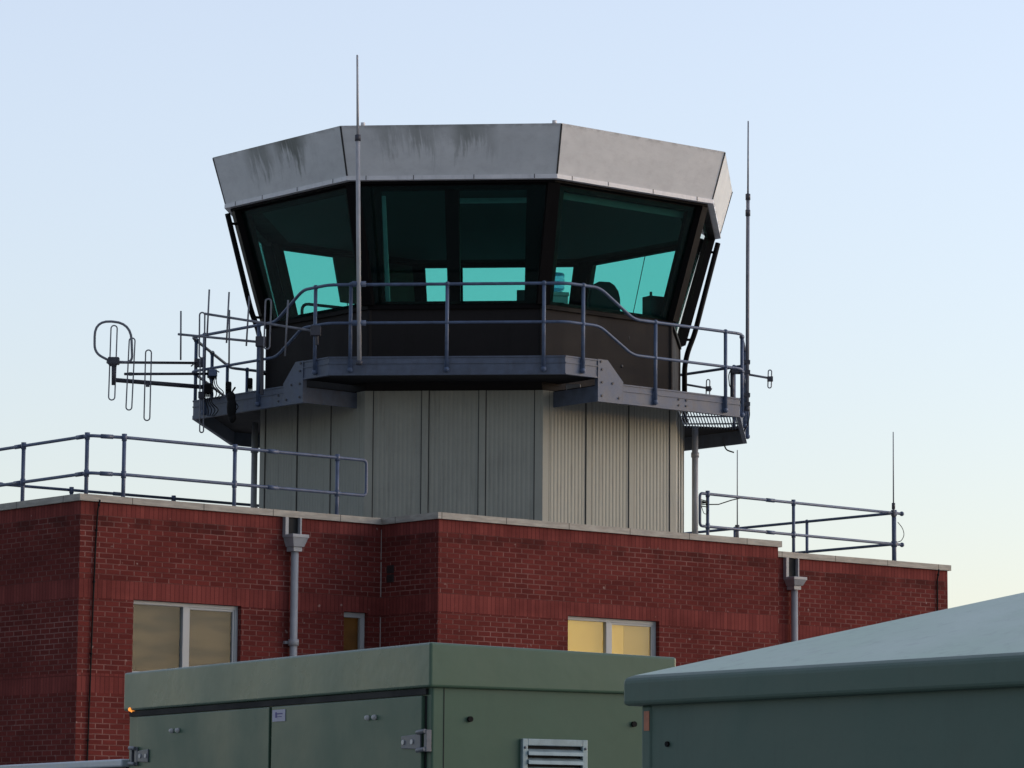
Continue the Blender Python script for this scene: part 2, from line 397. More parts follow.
# ------------------------------------------------------------------ world, sun
SUN_EL, SUN_AZ = R(16.0), R(80)      # azimuth clockwise from +Y
w = bpy.data.worlds.new('World'); sc.world = w; w.use_nodes = True
nt = w.node_tree; nt.nodes.clear()
wo = nt.nodes.new('ShaderNodeOutputWorld'); bg = nt.nodes.new('ShaderNodeBackground')
sky = nt.nodes.new('ShaderNodeTexSky'); sky.sky_type = 'NISHITA'; sky.sun_disc = False
sky.sun_elevation = SUN_EL; sky.sun_rotation = SUN_AZ; sky.altitude = 20; sky.air_density = 1.0; sky.dust_density = 0.8; sky.ozone_density = 1.0
# a darker bank of evening cloud fills the sky behind the camera
gv = N(nt, 'ShaderNodeTexCoord').outputs['Generated']
gs = N(nt, 'ShaderNodeSeparateXYZ'); nt.links.new(gv, gs.inputs[0])
cl = noise(nt, mapping(nt, gv, (2.0, 2.0, 6.0)), 1.6, 5, 0.55)
side = math_n(nt, 'ADD', math_n(nt, 'ADD', gs.outputs[1], math_n(nt, 'MULTIPLY', gs.outputs[0], 0.75)), math_n(nt, 'MULTIPLY_ADD', cl, 0.5, -0.25))
bank = maprange(nt, side, -0.75, 0.25, 0.50, 1.16)
tint = mixc(nt, maprange(nt, side, -0.7, 0.2), (0.98, 0.955, 1.0), (1.045, 0.968, 0.97))
bank = math_n(nt, 'MULTIPLY', bank, maprange(nt, gs.outputs[2], 0.0, 0.26, 0.80, 1.03))
veil = mixc(nt, 0.30, sky.outputs[0], (3.40, 3.46, 3.66))          # thin high haze
skc = mixc(nt, 1.0, mixc(nt, 1.0, veil, tint, 'MULTIPLY'), bank, 'MULTIPLY')
nt.links.new(skc, bg.inputs[0]); bg.inputs[1].default_value = 0.15
nt.links.new(bg.outputs[0], wo.inputs[0])
sd = bpy.data.lights.new('sun', 'SUN'); sd.energy = 0.37; sd.angle = R(50); sd.color = (1.0, 0.955, 0.91)
so = bpy.data.objects.new('sun', sd); COL.objects.link(so)
el = R(12)
dv = Vector((math.sin(SUN_AZ)*math.cos(el), math.cos(SUN_AZ)*math.cos(el), math.sin(el)))
so.rotation_euler = dv.to_track_quat('Z', 'Y').to_euler(); so.location = (60, -20, 60)

vs = sc.view_settings; vs.view_transform = 'Standard'; vs.look = 'None'; vs.exposure = 0.56; vs.gamma = 1.0; vs.use_curve_mapping = False

# ------------------------------------------------------------------ ground
MB().face([(-1500, -300, 0), (1500, -300, 0), (1500, 3000, 0), (-1500, 3000, 0)]).build('ground', M['concrete'])
tag(bpy.data.objects['ground'], 'pale concrete yard around the brick building', 'ground', kind='structure')

# ================================================================== BRICK BUILDING
BX, BY = -5.99681, 50.49992
BROT = math.atan2(0.63759, 0.77037)
bld = thing('brick_building', 'red brick flat-roofed building with pale coping below the control tower', 'building', (BX, BY, 0), BROT)
# plan outline: x along the street front, y into the building (front faces look towards -y)
OUT = [(0, 0), (5.3, 0), (5.3, -1.348), (12.137, -1.348), (12.137, 0), (17.4, 0), (17.4, 7.5), (0, 7.5)]
WTOP, CTOP = 6.585, 6.667
wm = MB()
def wall_seg(p0, p1, holes, u0):
    p0 = Vector((*p0, 0)); p1 = Vector((*p1, 0)); L = (p1-p0).length; d = (p1-p0)/L
    nin = Vector((-d.y, d.x, 0))
    us = sorted({0, L, *[h[0] for h in holes], *[h[1] for h in holes]}); zs = sorted({0, WTOP, *[h[2] for h in holes], *[h[3] for h in holes]})
    def P(u, z, dep=0): return p0 + d*u + Vector((0, 0, z)) + nin*dep
    for a, b_ in zip(us, us[1:]):
        for c, e in zip(zs, zs[1:]):
            if any(h[0] <= a and b_ <= h[1] and h[2] <= c and e <= h[3] for h in holes): continue
            wm.face([P(a, c), P(b_, c), P(b_, e), P(a, e)], [(u0+a, c), (u0+b_, c), (u0+b_, e), (u0+a, e)])
    for (a, b_, c, e) in holes:
        D_ = 0.22
        wm.face([P(a, c), P(a, e), P(a, e, D_), P(a, c, D_)], [(u0+a, c), (u0+a, e), (u0+a-D_, e), (u0+a-D_, c)])
        wm.face([P(b_, e), P(b_, c), P(b_, c, D_), P(b_, e, D_)], [(u0+b_, e), (u0+b_, c), (u0+b_+D_, c), (u0+b_+D_, e)])
        wm.face([P(a, e), P(b_, e), P(b_, e, D_), P(a, e, D_)], [(u0+a, e), (u0+b_, e), (u0+b_, e+D_), (u0+a, e+D_)])
        wm.face([P(b_, c), P(a, c), P(a, c, D_), P(b_, c, D_)], [(u0+b_, c), (u0+a, c), (u0+a, c-D_), (u0+b_, c-D_)])
H1 = [(0.915, 2.765, 4.182, 5.240), (4.612, 5.055, 4.182, 5.255)]
H2 = [(2.489, 4.325, 4.182, 5.285)]
u0 = 0.0
for i in range(len(OUT)):
    a, b_ = OUT[i], OUT[(i+1) % len(OUT)]
    wall_seg(a, b_, H1 if i == 0 else H2 if i == 2 else [], u0)
    u0 += math.dist(a, b_)
wm.build('wall', M['brick'], bld)

def offset(poly, d):
    out = []; n = len(poly)
    for i in range(n):
        a, b_, c = Vector(poly[i-1]), Vector(poly[i]), Vector(poly[(i+1) % n])
        e1 = (b_-a).normalized(); e2 = (c-b_).normalized()
        n1 = Vector((e1.y, -e1.x)); n2 = Vector((e2.y, -e2.x))
        out.append(b_ + (n1+n2)*d)
    return out
cm = MB(); outer = offset(OUT, 0.045); inner = offset(OUT, -0.28); u0 = 0
for i in range(len(OUT)):
    j = (i+1) % len(OUT); a, b_ = outer[i], outer[j]; c, e = inner[j], inner[i]
    L = (b_-a).length; z0, z1 = WTOP-0.012, CTOP
    A = lambda p, z: (p.x, p.y, z)
    cm.face([A(a, z0), A(b_, z0), A(b_, z1), A(a, z1)], [(u0, 0), (u0+L, 0), (u0+L, .1), (u0, .1)])
    cm.face([A(a, z1), A(b_, z1), A(c, z1), A(e, z1)], [(u0, .1), (u0+L, .1), (u0+L, .5), (u0, .5)])
    cm.face([A(c, z0-.2), A(e, z0-.2), A(e, z1), A(c, z1)], [(u0+L, .5), (u0, .5), (u0, .7), (u0+L, .7)])
    cm.face([A(e, z0), A(c, z0), A(b_, z0), A(a, z0)], [(u0, 0), (u0+L, 0), (u0+L, .1), (u0, .1)])
    u0 += L + 0.13
cm.build('coping', M['coping'], bld)
MB().prism([tuple(p) for p in offset(OUT, -0.281)], 6.2, 6.38).build('roof', M['roof'], bld)

def window(x0, x1, yf, z0, z1, splits, blinds, fw=0.062, name='window'):
    """frame set back in its opening; yf = outer brick face; splits = mullion centre and width"""
    y = yf + 0.075
    f = MB()
    edges = [x0+0.002, x1-0.002]; z0 += 0.002; z1 -= 0.002
    f.box(edges[0], edges[1], y, y+0.07, z1-fw, z1); f.box(edges[0], edges[1], y, y+0.07, z0, z0+fw)
    f.box(edges[0], edges[0]+fw*0.55, y, y+0.07, z0+fw, z1-fw); f.box(edges[1]-fw, edges[1], y, y+0.07, z0+fw, z1-fw)
    for c, wd in splits: f.box(c-wd/2, c+wd/2, y-0.006, y+0.072, z0+fw, z1-fw)
    # slim opening sash on the right-hand light
    if splits:
        c, wd = splits[-1]; xs, xe = c+wd/2, edges[1]-fw
        for q in ((xs, xs+.03, z0+fw, z1-fw), (xe-.03, xe, z0+fw, z1-fw), (xs+.03, xe-.03, z1-fw-.03, z1-fw), (xs+.03, xe-.03, z0+fw, z0+fw+.03)):
            f.box(q[0], q[1], y+0.012, y+0.05, q[2], q[3])
    wo_ = f.build(name, M['upvc'], bld, bevel=0.004)
    MB().box(edges[0]+.01, edges[1]-.01, y+0.034, y+0.040, z0+fw*.5, z1-fw*.5).build('pane', M['clear'], wo_)
    for (a, b_, m) in blinds:
        MB().box(a, b_, y+0.11, y+0.125, z0-0.0, z1+0.0).build('blind', M[m], wo_)
    return wo_
window(0.915, 2.765, 0.0, 4.182, 5.240, [(1.855, 0.10)], [(0.92, 2.76, 'blind')], fw=.055)
window(4.612, 5.055, 0.0, 4.182, 5.255, [], [(4.615, 5.05, 'brownblind')], fw=0.075)
window(5.3+2.489, 5.3+4.325, -1.348, 4.182, 5.285, [(5.3+3.36, 0.10)], [(5.3+2.49, 5.3+3.76, 'lit'), (5.3+3.765, 5.3+4.32, 'litdim')], fw=.055)

def downpipe(x, ztop, zh1, zh0, yf=0.0):
    m = MB(); y = yf-0.10
    m.tube([(x, y, 0.25), (x, y, zh0+.02)], 0.056, 14)
    for z in (1.2, 2.9, 4.75):
        m.tube([(x, y, z-.045), (x, y, z+.045)], 0.078, 14); m.box(x-.11, x+.11, y+.05, yf-.002, z-.02, z+.02)
    m.box(x-.075, x+.075, y-.075, yf-.003, zh0-.03, zh0+.035)
    p = m.build('downpipe', M['pipe'], bld)
    h = MB()
    a, b_ = 0.095, 0.140
    h.hexa([(x-a, y-.10, zh0+.035), (x+a, y-.10, zh0+.035), (x+a, yf-.003, zh0+.035), (x-a, yf-.003, zh0+.035),
            (x-b_, y-.14, zh1-.05), (x+b_, y-.14, zh1-.05), (x+b_, yf-.003, zh1-.05), (x-b_, yf-.003, zh1-.05)])
    h.box(x-b_-.008, x+b_+.008, y-.148, yf-.003, zh1-.05, zh1)
    h.build('hopper', M['pipe'], p, bevel=0.006)
    c = MB()       # lead-lined outlet slot through the parapet, with splayed cheeks
    c.box(x-.10, x+.11, yf-.012, yf-.003, zh1, ztop, 1)
    c.box(x-.155, x-.10, yf-.075, yf-.003, zh1-.04, ztop)
    c.box(x+.11, x+.135, yf-.075, yf-.003, zh1, ztop)
    c.build('outlet', [M['pipe'], M['gap']], p)
downpipe(3.63, 6.57, 6.315, 6.10)
downpipe(13.70, 6.57, 6.255, 6.08)
# thin cables clipped to the brickwork, sealed movement joint, ventilation bricks
def clipcable(pts, r):
    m = MB().tube(pts, r, 8)
    for a, b_ in zip(pts, pts[1:]): m.ball(Vector(a).lerp(Vector(b_), .5), r*1.7)
    m.build('lightning_cable', M['cable'], bld)
clipcable([(0.285, -0.05, 6.60), (0.27, -0.02, 6.45), (0.245, -0.02, 5.9), (0.225, -0.02, 5.0), (0.205, -0.02, 3.9), (0.18, -0.02, 2.6), (0.17, -0.02, 0.1)], 0.012)
clipcable([(17.14, -0.05, 6.58), (17.13, -0.02, 6.4), (17.12, -0.02, 5.0), (17.12, -0.02, 0.1)], 0.013)
m = MB(); m.box(5.278, 5.292, -0.008, -0.002, 5.50, 6.02).cut(); m.box(5.278, 5.292, -0.008, -0.002, 0.3, 5.20).cut(); m.box(5.280, 5.290, -0.006, -0.002, 6.05, 6.5)
m.build_each('movement_joint', M['seal'], bld)
m = MB()
for z in (5.705, 5.84):
    m.box(5.293, 5.2985, -0.302, -0.132, z, z+.118)
    for k in range(5): m.box(5.286, 5.2935, -0.295, -0.139, z+.012+k*.021, z+.022+k*.021)
    m.cut()
m.build_each('vent_brick', M['vent'], bld)

# ================================================================== ROOF RAILINGS
def railing(name, label, path, posts, joints, end_loop, cat='railing', group=None, r=0.024):
    """path of (x, y) in building coordinates; two rails, posts, sleeves"""
    t = thing(name, label, cat, (BX, BY, 0), BROT, group)
    zt, zm, zb = 7.555, 7.025, 6.36
    top = [(x, y, zt) for x, y in path]; mid = [(x, y, zm) for x, y in path]
    if end_loop == 'start':
        full = list(reversed(mid)) + top
        MB().tube(rounded(full, 0.07), r, 10).build('handrail', M['roofrail'], t)
    elif end_loop == 'startend':
        MB().tube(rounded(list(reversed(mid)) + top, 0.06), r, 10).build('handrail', M['roofrail'], t)
    for k, (x, y, rr) in enumerate(posts):
        p = MB().tube([(x, y, zb), (x, y, zt+.02)], rr, 12)
        p.tube([(x, y, zb), (x, y, zb+.02)], rr*2.4, 14)
        p.tube([(x, y, zt-.05), (x, y, zt+.05)], rr*1.28, 12); p.tube([(x, y, zm-.05), (x, y, zm+.05)], rr*1.28, 12)
        p.build('post', M['roofrail'], t)
    s = MB()
    for (x, y, dx, dy) in joints:
        for z in (zt, zm): s.tube([(x-dx*.09, y-dy*.09, z), (x+dx*.09, y+dy*.09, z)], r*1.35, 10).cut()
    if joints: s.build_each('sleeve', M['roofrail'], t)
    return t
fy = 0.30
lr = railing('roof_railing', 'blue-grey two-rail pipe railing round the left end of the brick roof', [(5.22, fy), (0.98, fy), (0.42, fy+.14), (0.42, 7.1), (8.6, 7.1)],
        [(0.90, fy, .029), (2.82, fy, .029), (4.68, fy, .029), (0.42, .52, .029), (0.42, 2.2, .029), (0.42, 3.9, .029), (0.42, 5.7, .029), (0.5, 7.1, .029), (2.4, 7.1, .029), (4.4, 7.1, .029), (6.4, 7.1, .029)],
        [(0.66, fy+.08, .97, -.24), (3.5, fy, 1, 0), (5.3, 7.1, 1, 0), (3.0, 7.1, 1, 0), (0.42, 2.34, 0, 1), (0.42, .7, 0, 1)], 'start')
rr_ = railing('roof_railing', 'blue-grey two-rail pipe railing on the low right wing of the roof', [(12.09, 0.42), (16.92, 0.61)],
        [(12.26, .42, .028), (14.27, .506, .028), (16.73, .60, .040)], [(13.72, .484, 1, .04)], 'startend')
# the return along the right end of the roof belongs to the same railing
for z in (7.555, 7.025):
    MB().tube([(16.75, 0.55, z), (16.80, 7.1, z), (11.2, 7.1, z)], 0.024, 10).build('handrail', M['roofrail'], rr_)
for y in (2.75, 4.6, 6.9):
    xr = 16.75 + .05*(y-.55)/6.55
    MB().tube([(xr, y, 6.36), (xr, y, 7.56)], .027, 10).ball((xr, y, 7.555), .038).ball((xr, y, 7.025), .036).build('post', M['roofrail'], rr_)
s = MB()
for z in (7.555, 7.025): s.ball((16.93, 0.61, z), 0.042).cut()
s.build_each('end_cap', M['roofrail'], rr_)
MB().tube(rounded([(16.78, .56, 7.40), (16.87, .53, 7.30), (16.91, .53, 7.18), (16.85, .55, 7.08), (16.78, .57, 7.06)], .06), 0.007, 6).build('cable', M['cable'], rr_)
c = MB()
for k in range(6):
    z = 7.34 + 0.022*k; c.tube(rounded([(12.10, .41, z), (12.17, .37, z+.02*math.sin(k)), (12.25, .41, z-.02)], .03), .008, 6)
c.tube([(12.25, .40, 7.38), (12.5, .42, 7.40), (12.8, .44, 7.49), (13.0, .42, 7.54)], .009, 6)
c.tube(rounded([(12.1, .4, 7.35), (12.14, .38, 7.22), (12.22, .38, 7.22), (12.26, .4, 7.3)], .03), .006, 6)
c.build('cable', M['cable'], rr_)

# ================================================================== CONTROL TOWER
TX, TY, TROT = -0.592, 60.0, -0.0940264
tow = thing('control_tower', 'octagonal airfield control tower with green tinted cab and pale ribbed base', 'control tower', (TX, TY, 0), TROT)
T8 = math.tan(math.pi/8); C8 = math.cos(math.pi/8)
def fp(f, u, ap, z):
    a = -math.pi/2 + f*math.pi/4
    return Vector((math.cos(a)*ap - math.sin(a)*u, math.sin(a)*ap + math.cos(a)*u, z))
def cn(f, Rr, z, t=0.0, rad=0.0):
    """corner on the left of face f; t = shift along the tangent, rad = further out"""
    a = -math.pi/2 + (f-0.5)*math.pi/4
    return Vector((math.cos(a)*(Rr+rad) - math.sin(a)*t, math.sin(a)*(Rr+rad) + math.cos(a)*t, z))
FACES = [-3, -2, -1, 0, 1, 2, 3, 4]
def ring(mb, z, R0, R1, z1=None, mi=0):
    """octagonal ring between radii R0 < R1 from z to z1"""
    for f in FACES:
        mb.hexa([cn(f, R0, z), cn(f, R1, z), cn(f+1, R1, z), cn(f+1, R0, z), cn(f, R0, z1), cn(f, R1, z1), cn(f+1, R1, z1), cn(f+1, R0, z1)], mi)

# --- ribbed base
RB = 3.655; apB = RB*C8; hB = apB*T8
b_m = MB()
z0, z1 = 6.25, 8.95
for f in FACES:
    prof = [(-hB, 0.0)]; u = -hB + 0.13
    prof.append((u, 0.0))
    while u < hB - 0.13 - 0.07:
        prof += [(u+.012, -.0038), (u+.032, -.0038), (u+.042, 0.0), (u+.072, 0.0)]; u += 0.072
    prof.append((hB, 0.0))
    for (a, da), (c, dc) in zip(prof, prof[1:]):
        b_m.face([fp(f, a, apB+da, z0), fp(f, c, apB+dc, z0), fp(f, c, apB+dc, z1), fp(f, a, apB+da, z1)])
cs = gp = b_m
for f in FACES:
    for u in (-0.45, 0.45):
        cs.hexa([fp(f, u-.05, apB-.005, z0), fp(f, u-.05, apB+.016, z0), fp(f, u+.05, apB+.016, z0), fp(f, u+.05, apB-.005, z0)][::1] + [fp(f, u-.05, apB-.005, z1), fp(f, u-.05, apB+.016, z1), fp(f, u+.05, apB+.016, z1), fp(f, u+.05, apB-.005, z1)])
        for uu in (u-.064, u+.052):
            gp.hexa([fp(f, uu, apB-.004, z0), fp(f, uu, apB+.004, z0), fp(f, uu+.014, apB+.004, z0), fp(f, uu+.014, apB-.004, z0)] + [fp(f, uu, apB-.004, z1), fp(f, uu, apB+.004, z1), fp(f, uu+.014, apB+.004, z1), fp(f, uu+.014, apB-.004, z1)], 1)
    for sgn in (-1, 1):
        a, c = sorted((sgn*hB*1.004, sgn*(hB-.12)))
        cs.hexa([fp(f, a, apB-.005, z0), fp(f, a, apB+.014, z0), fp(f, c, apB+.014, z0), fp(f, c, apB-.005, z0)] + [fp(f, a, apB-.005, z1), fp(f, a, apB+.014, z1), fp(f, c, apB+.014, z1), fp(f, c, apB-.005, z1)])
        uu = sgn*(hB-.128)-.007
        gp.hexa([fp(f, uu, apB-.004, z0), fp(f, uu, apB+.005, z0), fp(f, uu+.014, apB+.005, z0), fp(f, uu+.014, apB-.004, z0)] + [fp(f, uu, apB-.004, z1), fp(f, uu, apB+.005, z1), fp(f, uu+.014, apB+.005, z1), fp(f, uu+.014, apB-.004, z1)], 1)
b_m.build('tower_base', [M['cladding'], M['seam']], tow)
for (X, Y) in ((-3.62, -.55), (3.62, .35)):
    q = MB().tube([(X, Y, 6.3), (X, Y, 8.8)], .052, 12)
    q.tube([(X, Y, 6.62), (X, Y, 6.72)], .07, 12); q.tube([(X, Y, 8.3), (X, Y, 8.38)], .066, 12)
    q.box(X-.02, X+.02, Y-.02, Y+.3, 7.4, 7.44)
    q.build('downpipe', M['pipe'], tow)
MB().box(3.2, 3.75, .1, .6, 6.36, 6.74).build('pipe_plinth', M['cladding'], tow)

# --- cab: dark lower wall, sill, sloping glass between mullions, fascia, roof
RW = 3.575; apW = RW*C8; hW = apW*T8
cw = MB(); ring(cw, 8.8, 3.40, RW, 10.26)
ring(cw, 8.8, RW-.02, RW+.04, 9.20)
tr = cw
for f in FACES:                               # corner trims of the cab wall
    tr.hexa([cn(f, RW-.03, 9.21, -.05), cn(f, RW+.022, 9.21, -.02), cn(f, RW+.022, 9.21, .02), cn(f, RW-.03, 9.21, .05),
             cn(f, RW-.03, 10.25, -.05), cn(f, RW+.022, 10.25, -.02), cn(f, RW+.022, 10.25, .02), cn(f, RW-.03, 10.25, .05)])
cw.build('cab_wall', M['cab'], tow)
sl = MB(); ring(sl, 10.255, 3.30, RW+.045, 10.315); sl.build('sill', M['mullion'], tow)
ZS, ZH = 10.315, 12.16
RS, RH = 3.56, 4.09
def gR(z): return RS + (RH-RS)*(z-ZS)/(ZH-ZS)
for f in FACES:
    m = MB(); wd = .10
    P = []
    for z in (ZS, ZH):
        r_ = gR(z); P += [cn(f, r_-.13, z, -wd*.9), cn(f, r_+.10, z, -wd), cn(f, r_+.10, z, wd), cn(f, r_-.13, z, wd*.9)]
    m.hexa(P); m.build('mullion', M['mullion'], tow)
for f in FACES:
    aS, aH = RS*C8, RH*C8
    def gp_(u, t, d=0.0):                     # u in -1..1 across, t in 0..1 up the pane, d outward
        ap = aS + (aH-aS)*t; z = ZS + (ZH-ZS)*t
        return fp(f, u*ap*T8, ap+d, z)
    def bar(mb, ua, ub, ta, tb, d0, d1):
        mb.hexa([gp_(ua, ta, d0), gp_(ua, ta, d1), gp_(ub, ta, d1), gp_(ub, ta, d0), gp_(ua, tb, d0), gp_(ua, tb, d1), gp_(ub, tb, d1), gp_(ub, tb, d0)])
    fr = MB()
    jw = 0.22 if f == 0 else 0.10
    bar(fr, -.93, .93, 0.0, 0.035, -.07, .02); bar(fr, -.93, .93, .955, 1.0, -.07, .02)
    if f == 0:                                  # the front face has broad jambs that stand upright
        for sg in (-1, 1):
            e0, e1 = sg*.95, (sg*.95, sg*(.815 if sg < 0 else .80), sg*(.735 if sg < 0 else .745))
            q = sorted((sg*.95, e1[1])); q2 = sorted((sg*.95, e1[2]))
            fr.hexa([gp_(q[0], .035, -.07), gp_(q[0], .035, .02), gp_(q[1], .035, .02), gp_(q[1], .035, -.07), gp_(q2[0], .955, -.07), gp_(q2[0], .955, .02), gp_(q2[1], .955, .02), gp_(q2[1], .955, -.07)])
    else:
        bar(fr, -.95, -.95+jw, .035, .955, -.07, .02); bar(fr, .95-jw, .95, .035, .955, -.07, .02)
    if f == 0: bar(fr, -.085, .06, .035, .955, -.07, .025)
    elif f == 4: bar(fr, .42, .52, .035, .955, -.07, .025)
    elif f not in (-1, 1):
        uj = 0.02
        bar(fr, uj-.004, uj+.004, .035, .955, .012, .0205)     # butt joint between two sheets of glass
    wo_ = fr.build('window', M['mullion'], tow)
    pn = MB(); bar(pn, -.955, .955, .012, .988, .0215, .0335); pn.build('pane', M['teal'], wo_)
    if f == -3:
        d = MB(); bar(d, -.93, .19, .50, .96, -.14, -.10); d.build('blind', M['interior'], wo_)
    if f == 1:
        d = MB(); bar(d, -.86, .86, .90, .955, -.20, -.10); d.build('blind_cassette', M['ceil'], wo_)
    if f == 0:
        d = MB(); d.hexa([gp_(-.83, .035, -.13), gp_(-.83, .035, -.08), gp_(-.765, .035, -.08), gp_(-.765, .035, -.13), gp_(-.75, .92, -.13), gp_(-.75, .92, -.08), gp_(-.70, .92, -.08), gp_(-.70, .92, -.13)]); d.build('pale_strip', M['pipe'], wo_)  # pale upright strip just inside the left jamb

fz0, fz1 = 12.275, 13.037
FR0, FR1 = 4.318, 4.541
fm = MB(); sm_ = MB()
for f in FACES:
    i = f+4; U0, U1 = i/8, (i+1)/8
    A, B, C_, D_ = cn(f, FR0, fz0), cn(f+1, FR0, fz0), cn(f+1, FR1, fz1), cn(f, FR1, fz1)
    fm.face([A, B, C_, D_], [(U0, 0), (U1, 0), (U1, 1), (U0, 1)])
    A2, B2, C2, D2 = cn(f, FR0-.09, fz0), cn(f+1, FR0-.09, fz0), cn(f+1, FR1-.09, fz1+.006), cn(f, FR1-.09, fz1+.006)
    fm.face([D_, C_, C2, D2], [(U0, 1), (U1, 1), (U1, 1), (U0, 1)]); fm.face([B, A, A2, B2], [(U0, 0)]*4); fm.face([B2, A2, D2, C2], [(U0, .5)]*4)
for f in FACES:
    wdt = .013
    fm.hexa([cn(f, FR0-.03, fz0+.003, -wdt), cn(f, FR0+.006, fz0+.003, -wdt), cn(f, FR0+.006, fz0+.003, wdt), cn(f, FR0-.03, fz0+.003, wdt),
              cn(f, FR1-.03, fz1-.012, -wdt), cn(f, FR1+.006, fz1-.012, -wdt), cn(f, FR1+.006, fz1-.012, wdt), cn(f, FR1-.03, fz1-.012, wdt)], 1)
fas = fm.build('fascia', [M['fascia'], M['seam']], tow)
dt = MB(); ring(dt, 12.205, FR0-.10, FR0+.012, 12.272)
tick = dt
for f in FACES:
    for u in (-1.35, -.6, .35, 1.3):
        p = fp(f, u, (FR0+.012)*C8, 12.24)
        tick.hexa([fp(f, u-.005, (FR0)*C8, 12.208), fp(f, u-.005, (FR0+.017)*C8, 12.208), fp(f, u+.005, (FR0+.017)*C8, 12.208), fp(f, u+.005, FR0*C8, 12.208)] +
                  [fp(f, u-.005, (FR0)*C8, 12.275), fp(f, u-.005, (FR0+.017)*C8, 12.275), fp(f, u+.005, (FR0+.017)*C8, 12.275), fp(f, u+.005, FR0*C8, 12.275)], 1)
dt.build('drip_trim', [M['trim'], M['seam']], fas)
sf = MB(); ring(sf, 12.165, 3.7, FR0-.09, 12.20); sf.build('soffit', M['mullion'], tow)
def octo(Rr): return [tuple(cn(f, Rr, 0).xy) for f in FACES]
MB().prism(octo(4.42), 12.90, 12.985).build('cab_roof', M['roof'], tow)
MB().prism(octo(3.95), 12.166, 12.215).build('cab_ceiling', M['ceil'], tow)
MB().prism(octo(3.38), 9.35, 9.45).build('cab_floor', M['interior'], tow)
MB().prism(octo(3.3), 9.455, 9.46).build('carpet', M['interior'], tow)
lg = MB()
for (f, u) in ((0, -1.39), (0, 1.62)): 
    p = fp(f, u, 4.541*C8-.05, 13.04); lg.tube([p, p+Vector((0, 0, .05))], .035, 10).cut()
lg.build_each('roof_lug', M['trim'], tow)
# rain pipes that follow the slanting corners of the cab on either side
for f, off in ((-1, .17), (3, .17)):
    pts = [cn(f, gR(12.12)+off+.03, 12.12), cn(f, gR(10.7)+off+.02, 10.55), cn(f, RW+off-.02, 10.2), cn(f, RW+.10, 9.95), cn(f, RW+.10, 9.02)]
    q = MB().tube(rounded(pts, .1), .045, 10)
    for z in (11.95, 10.42):
        q.tube([cn(f, gR(z)+.02, z), cn(f, gR(z)+off+.02, z+.01)], .022, 8)
    q.tube([cn(f, RW, 9.5), cn(f, RW+.1, 9.5)], .022, 8); q.tube([cn(f, RW+.10, 9.01), cn(f, RW+.10, 9.07)], .075, 10)
    q.build('rain_pipe', M['mullion'], tow)
# console desk round the inside of the front faces
dk = MB()
for f in (-2, -1, 0, 1, 2):
    a0, a1 = 2.62, 3.24
    dk.hexa([fp(f, -a0*T8, a0, 10.16), fp(f, -a1*T8, a1, 10.16), fp(f, a1*T8, a1, 10.16), fp(f, a0*T8, a0, 10.16), fp(f, -a0*T8, a0, 10.20), fp(f, -a1*T8, a1, 10.20), fp(f, a1*T8, a1, 10.20), fp(f, a0*T8, a0, 10.20)])
    dk.hexa([fp(f, -2.9*T8, 2.9, 9.46), fp(f, -a1*T8, a1, 9.46), fp(f, a1*T8, a1, 9.46), fp(f, 2.9*T8, 2.9, 9.46), fp(f, -2.9*T8, 2.9, 10.158), fp(f, -a1*T8, a1, 10.158), fp(f, a1*T8, a1, 10.158), fp(f, 2.9*T8, 2.9, 10.158)])
dk.build('console_desk', M['interior'], tow)
MB().tube(rounded([at(302, 330, 58.3), at(302, 303.5, 58.3), at(362, 310, 58.0), at(362, 330, 58.0)], .12), .026, 10).build('desk_rail', M['plastic'], tow, world=True)
lt = MB().box(-.1, 1.1, -2.6, -2.45, 12.10, 12.16); lt.build('ceiling_light', M['white'], tow)

# --- catwalk
AO = 4.79*C8                                   # outer apothem of the walkway
ZL0, ZL1, ZH0, ZH1 = 8.70, 9.01, 9.06, 9.352
UA, UB = 1.18, 0.66
hO = AO*T8
cat = MB(); und = MB(); bl = MB()
def beam(mb, f, ua, ub, z0, z1, mitre_a, mitre_b):
    """channel along the rim of face f from ua to ub"""
    t = .055
    def P(u, ap, z): return fp(f, u, ap, z)
    ia = ua + (t*T8 if mitre_a else 0); ib = ub - (t*T8 if mitre_b else 0)
    mb.hexa([P(ia, AO-t, z0), P(ua, AO, z0), P(ub, AO, z0), P(ib, AO-t, z0), P(ia, AO-t, z1), P(ua, AO, z1), P(ub, AO, z1), P(ib, AO-t, z1)])
    # toes of the channel standing a little proud along the top and bottom
    for (a, b_) in ((z0+.001, z0+.022), (z1-.022, z1-.001), (z1-.115, z1-.098)):
        mb.hexa([P(ua, AO-.004, a), P(ua, AO+.012, a), P(ub, AO+.012, a), P(ub, AO-.004, a), P(ua, AO-.004, b_), P(ua, AO+.012, b_), P(ub, AO+.012, b_), P(ub, AO-.004, b_)])
def deck(mb, f, ua_in, ua_out, ub_in, ub_out, z0, z1, ai=3.30, ao=AO-.056):
    mb.hexa([fp(f, ua_in, ai, z0), fp(f, ua_out, ao, z0), fp(f, ub_out, ao, z0), fp(f, ub_in, ai, z0), fp(f, ua_in, ai, z1), fp(f, ua_out, ao, z1), fp(f, ub_out, ao, z1), fp(f, ub_in, ai, z1)])
ai, ao = 3.30, AO-.056
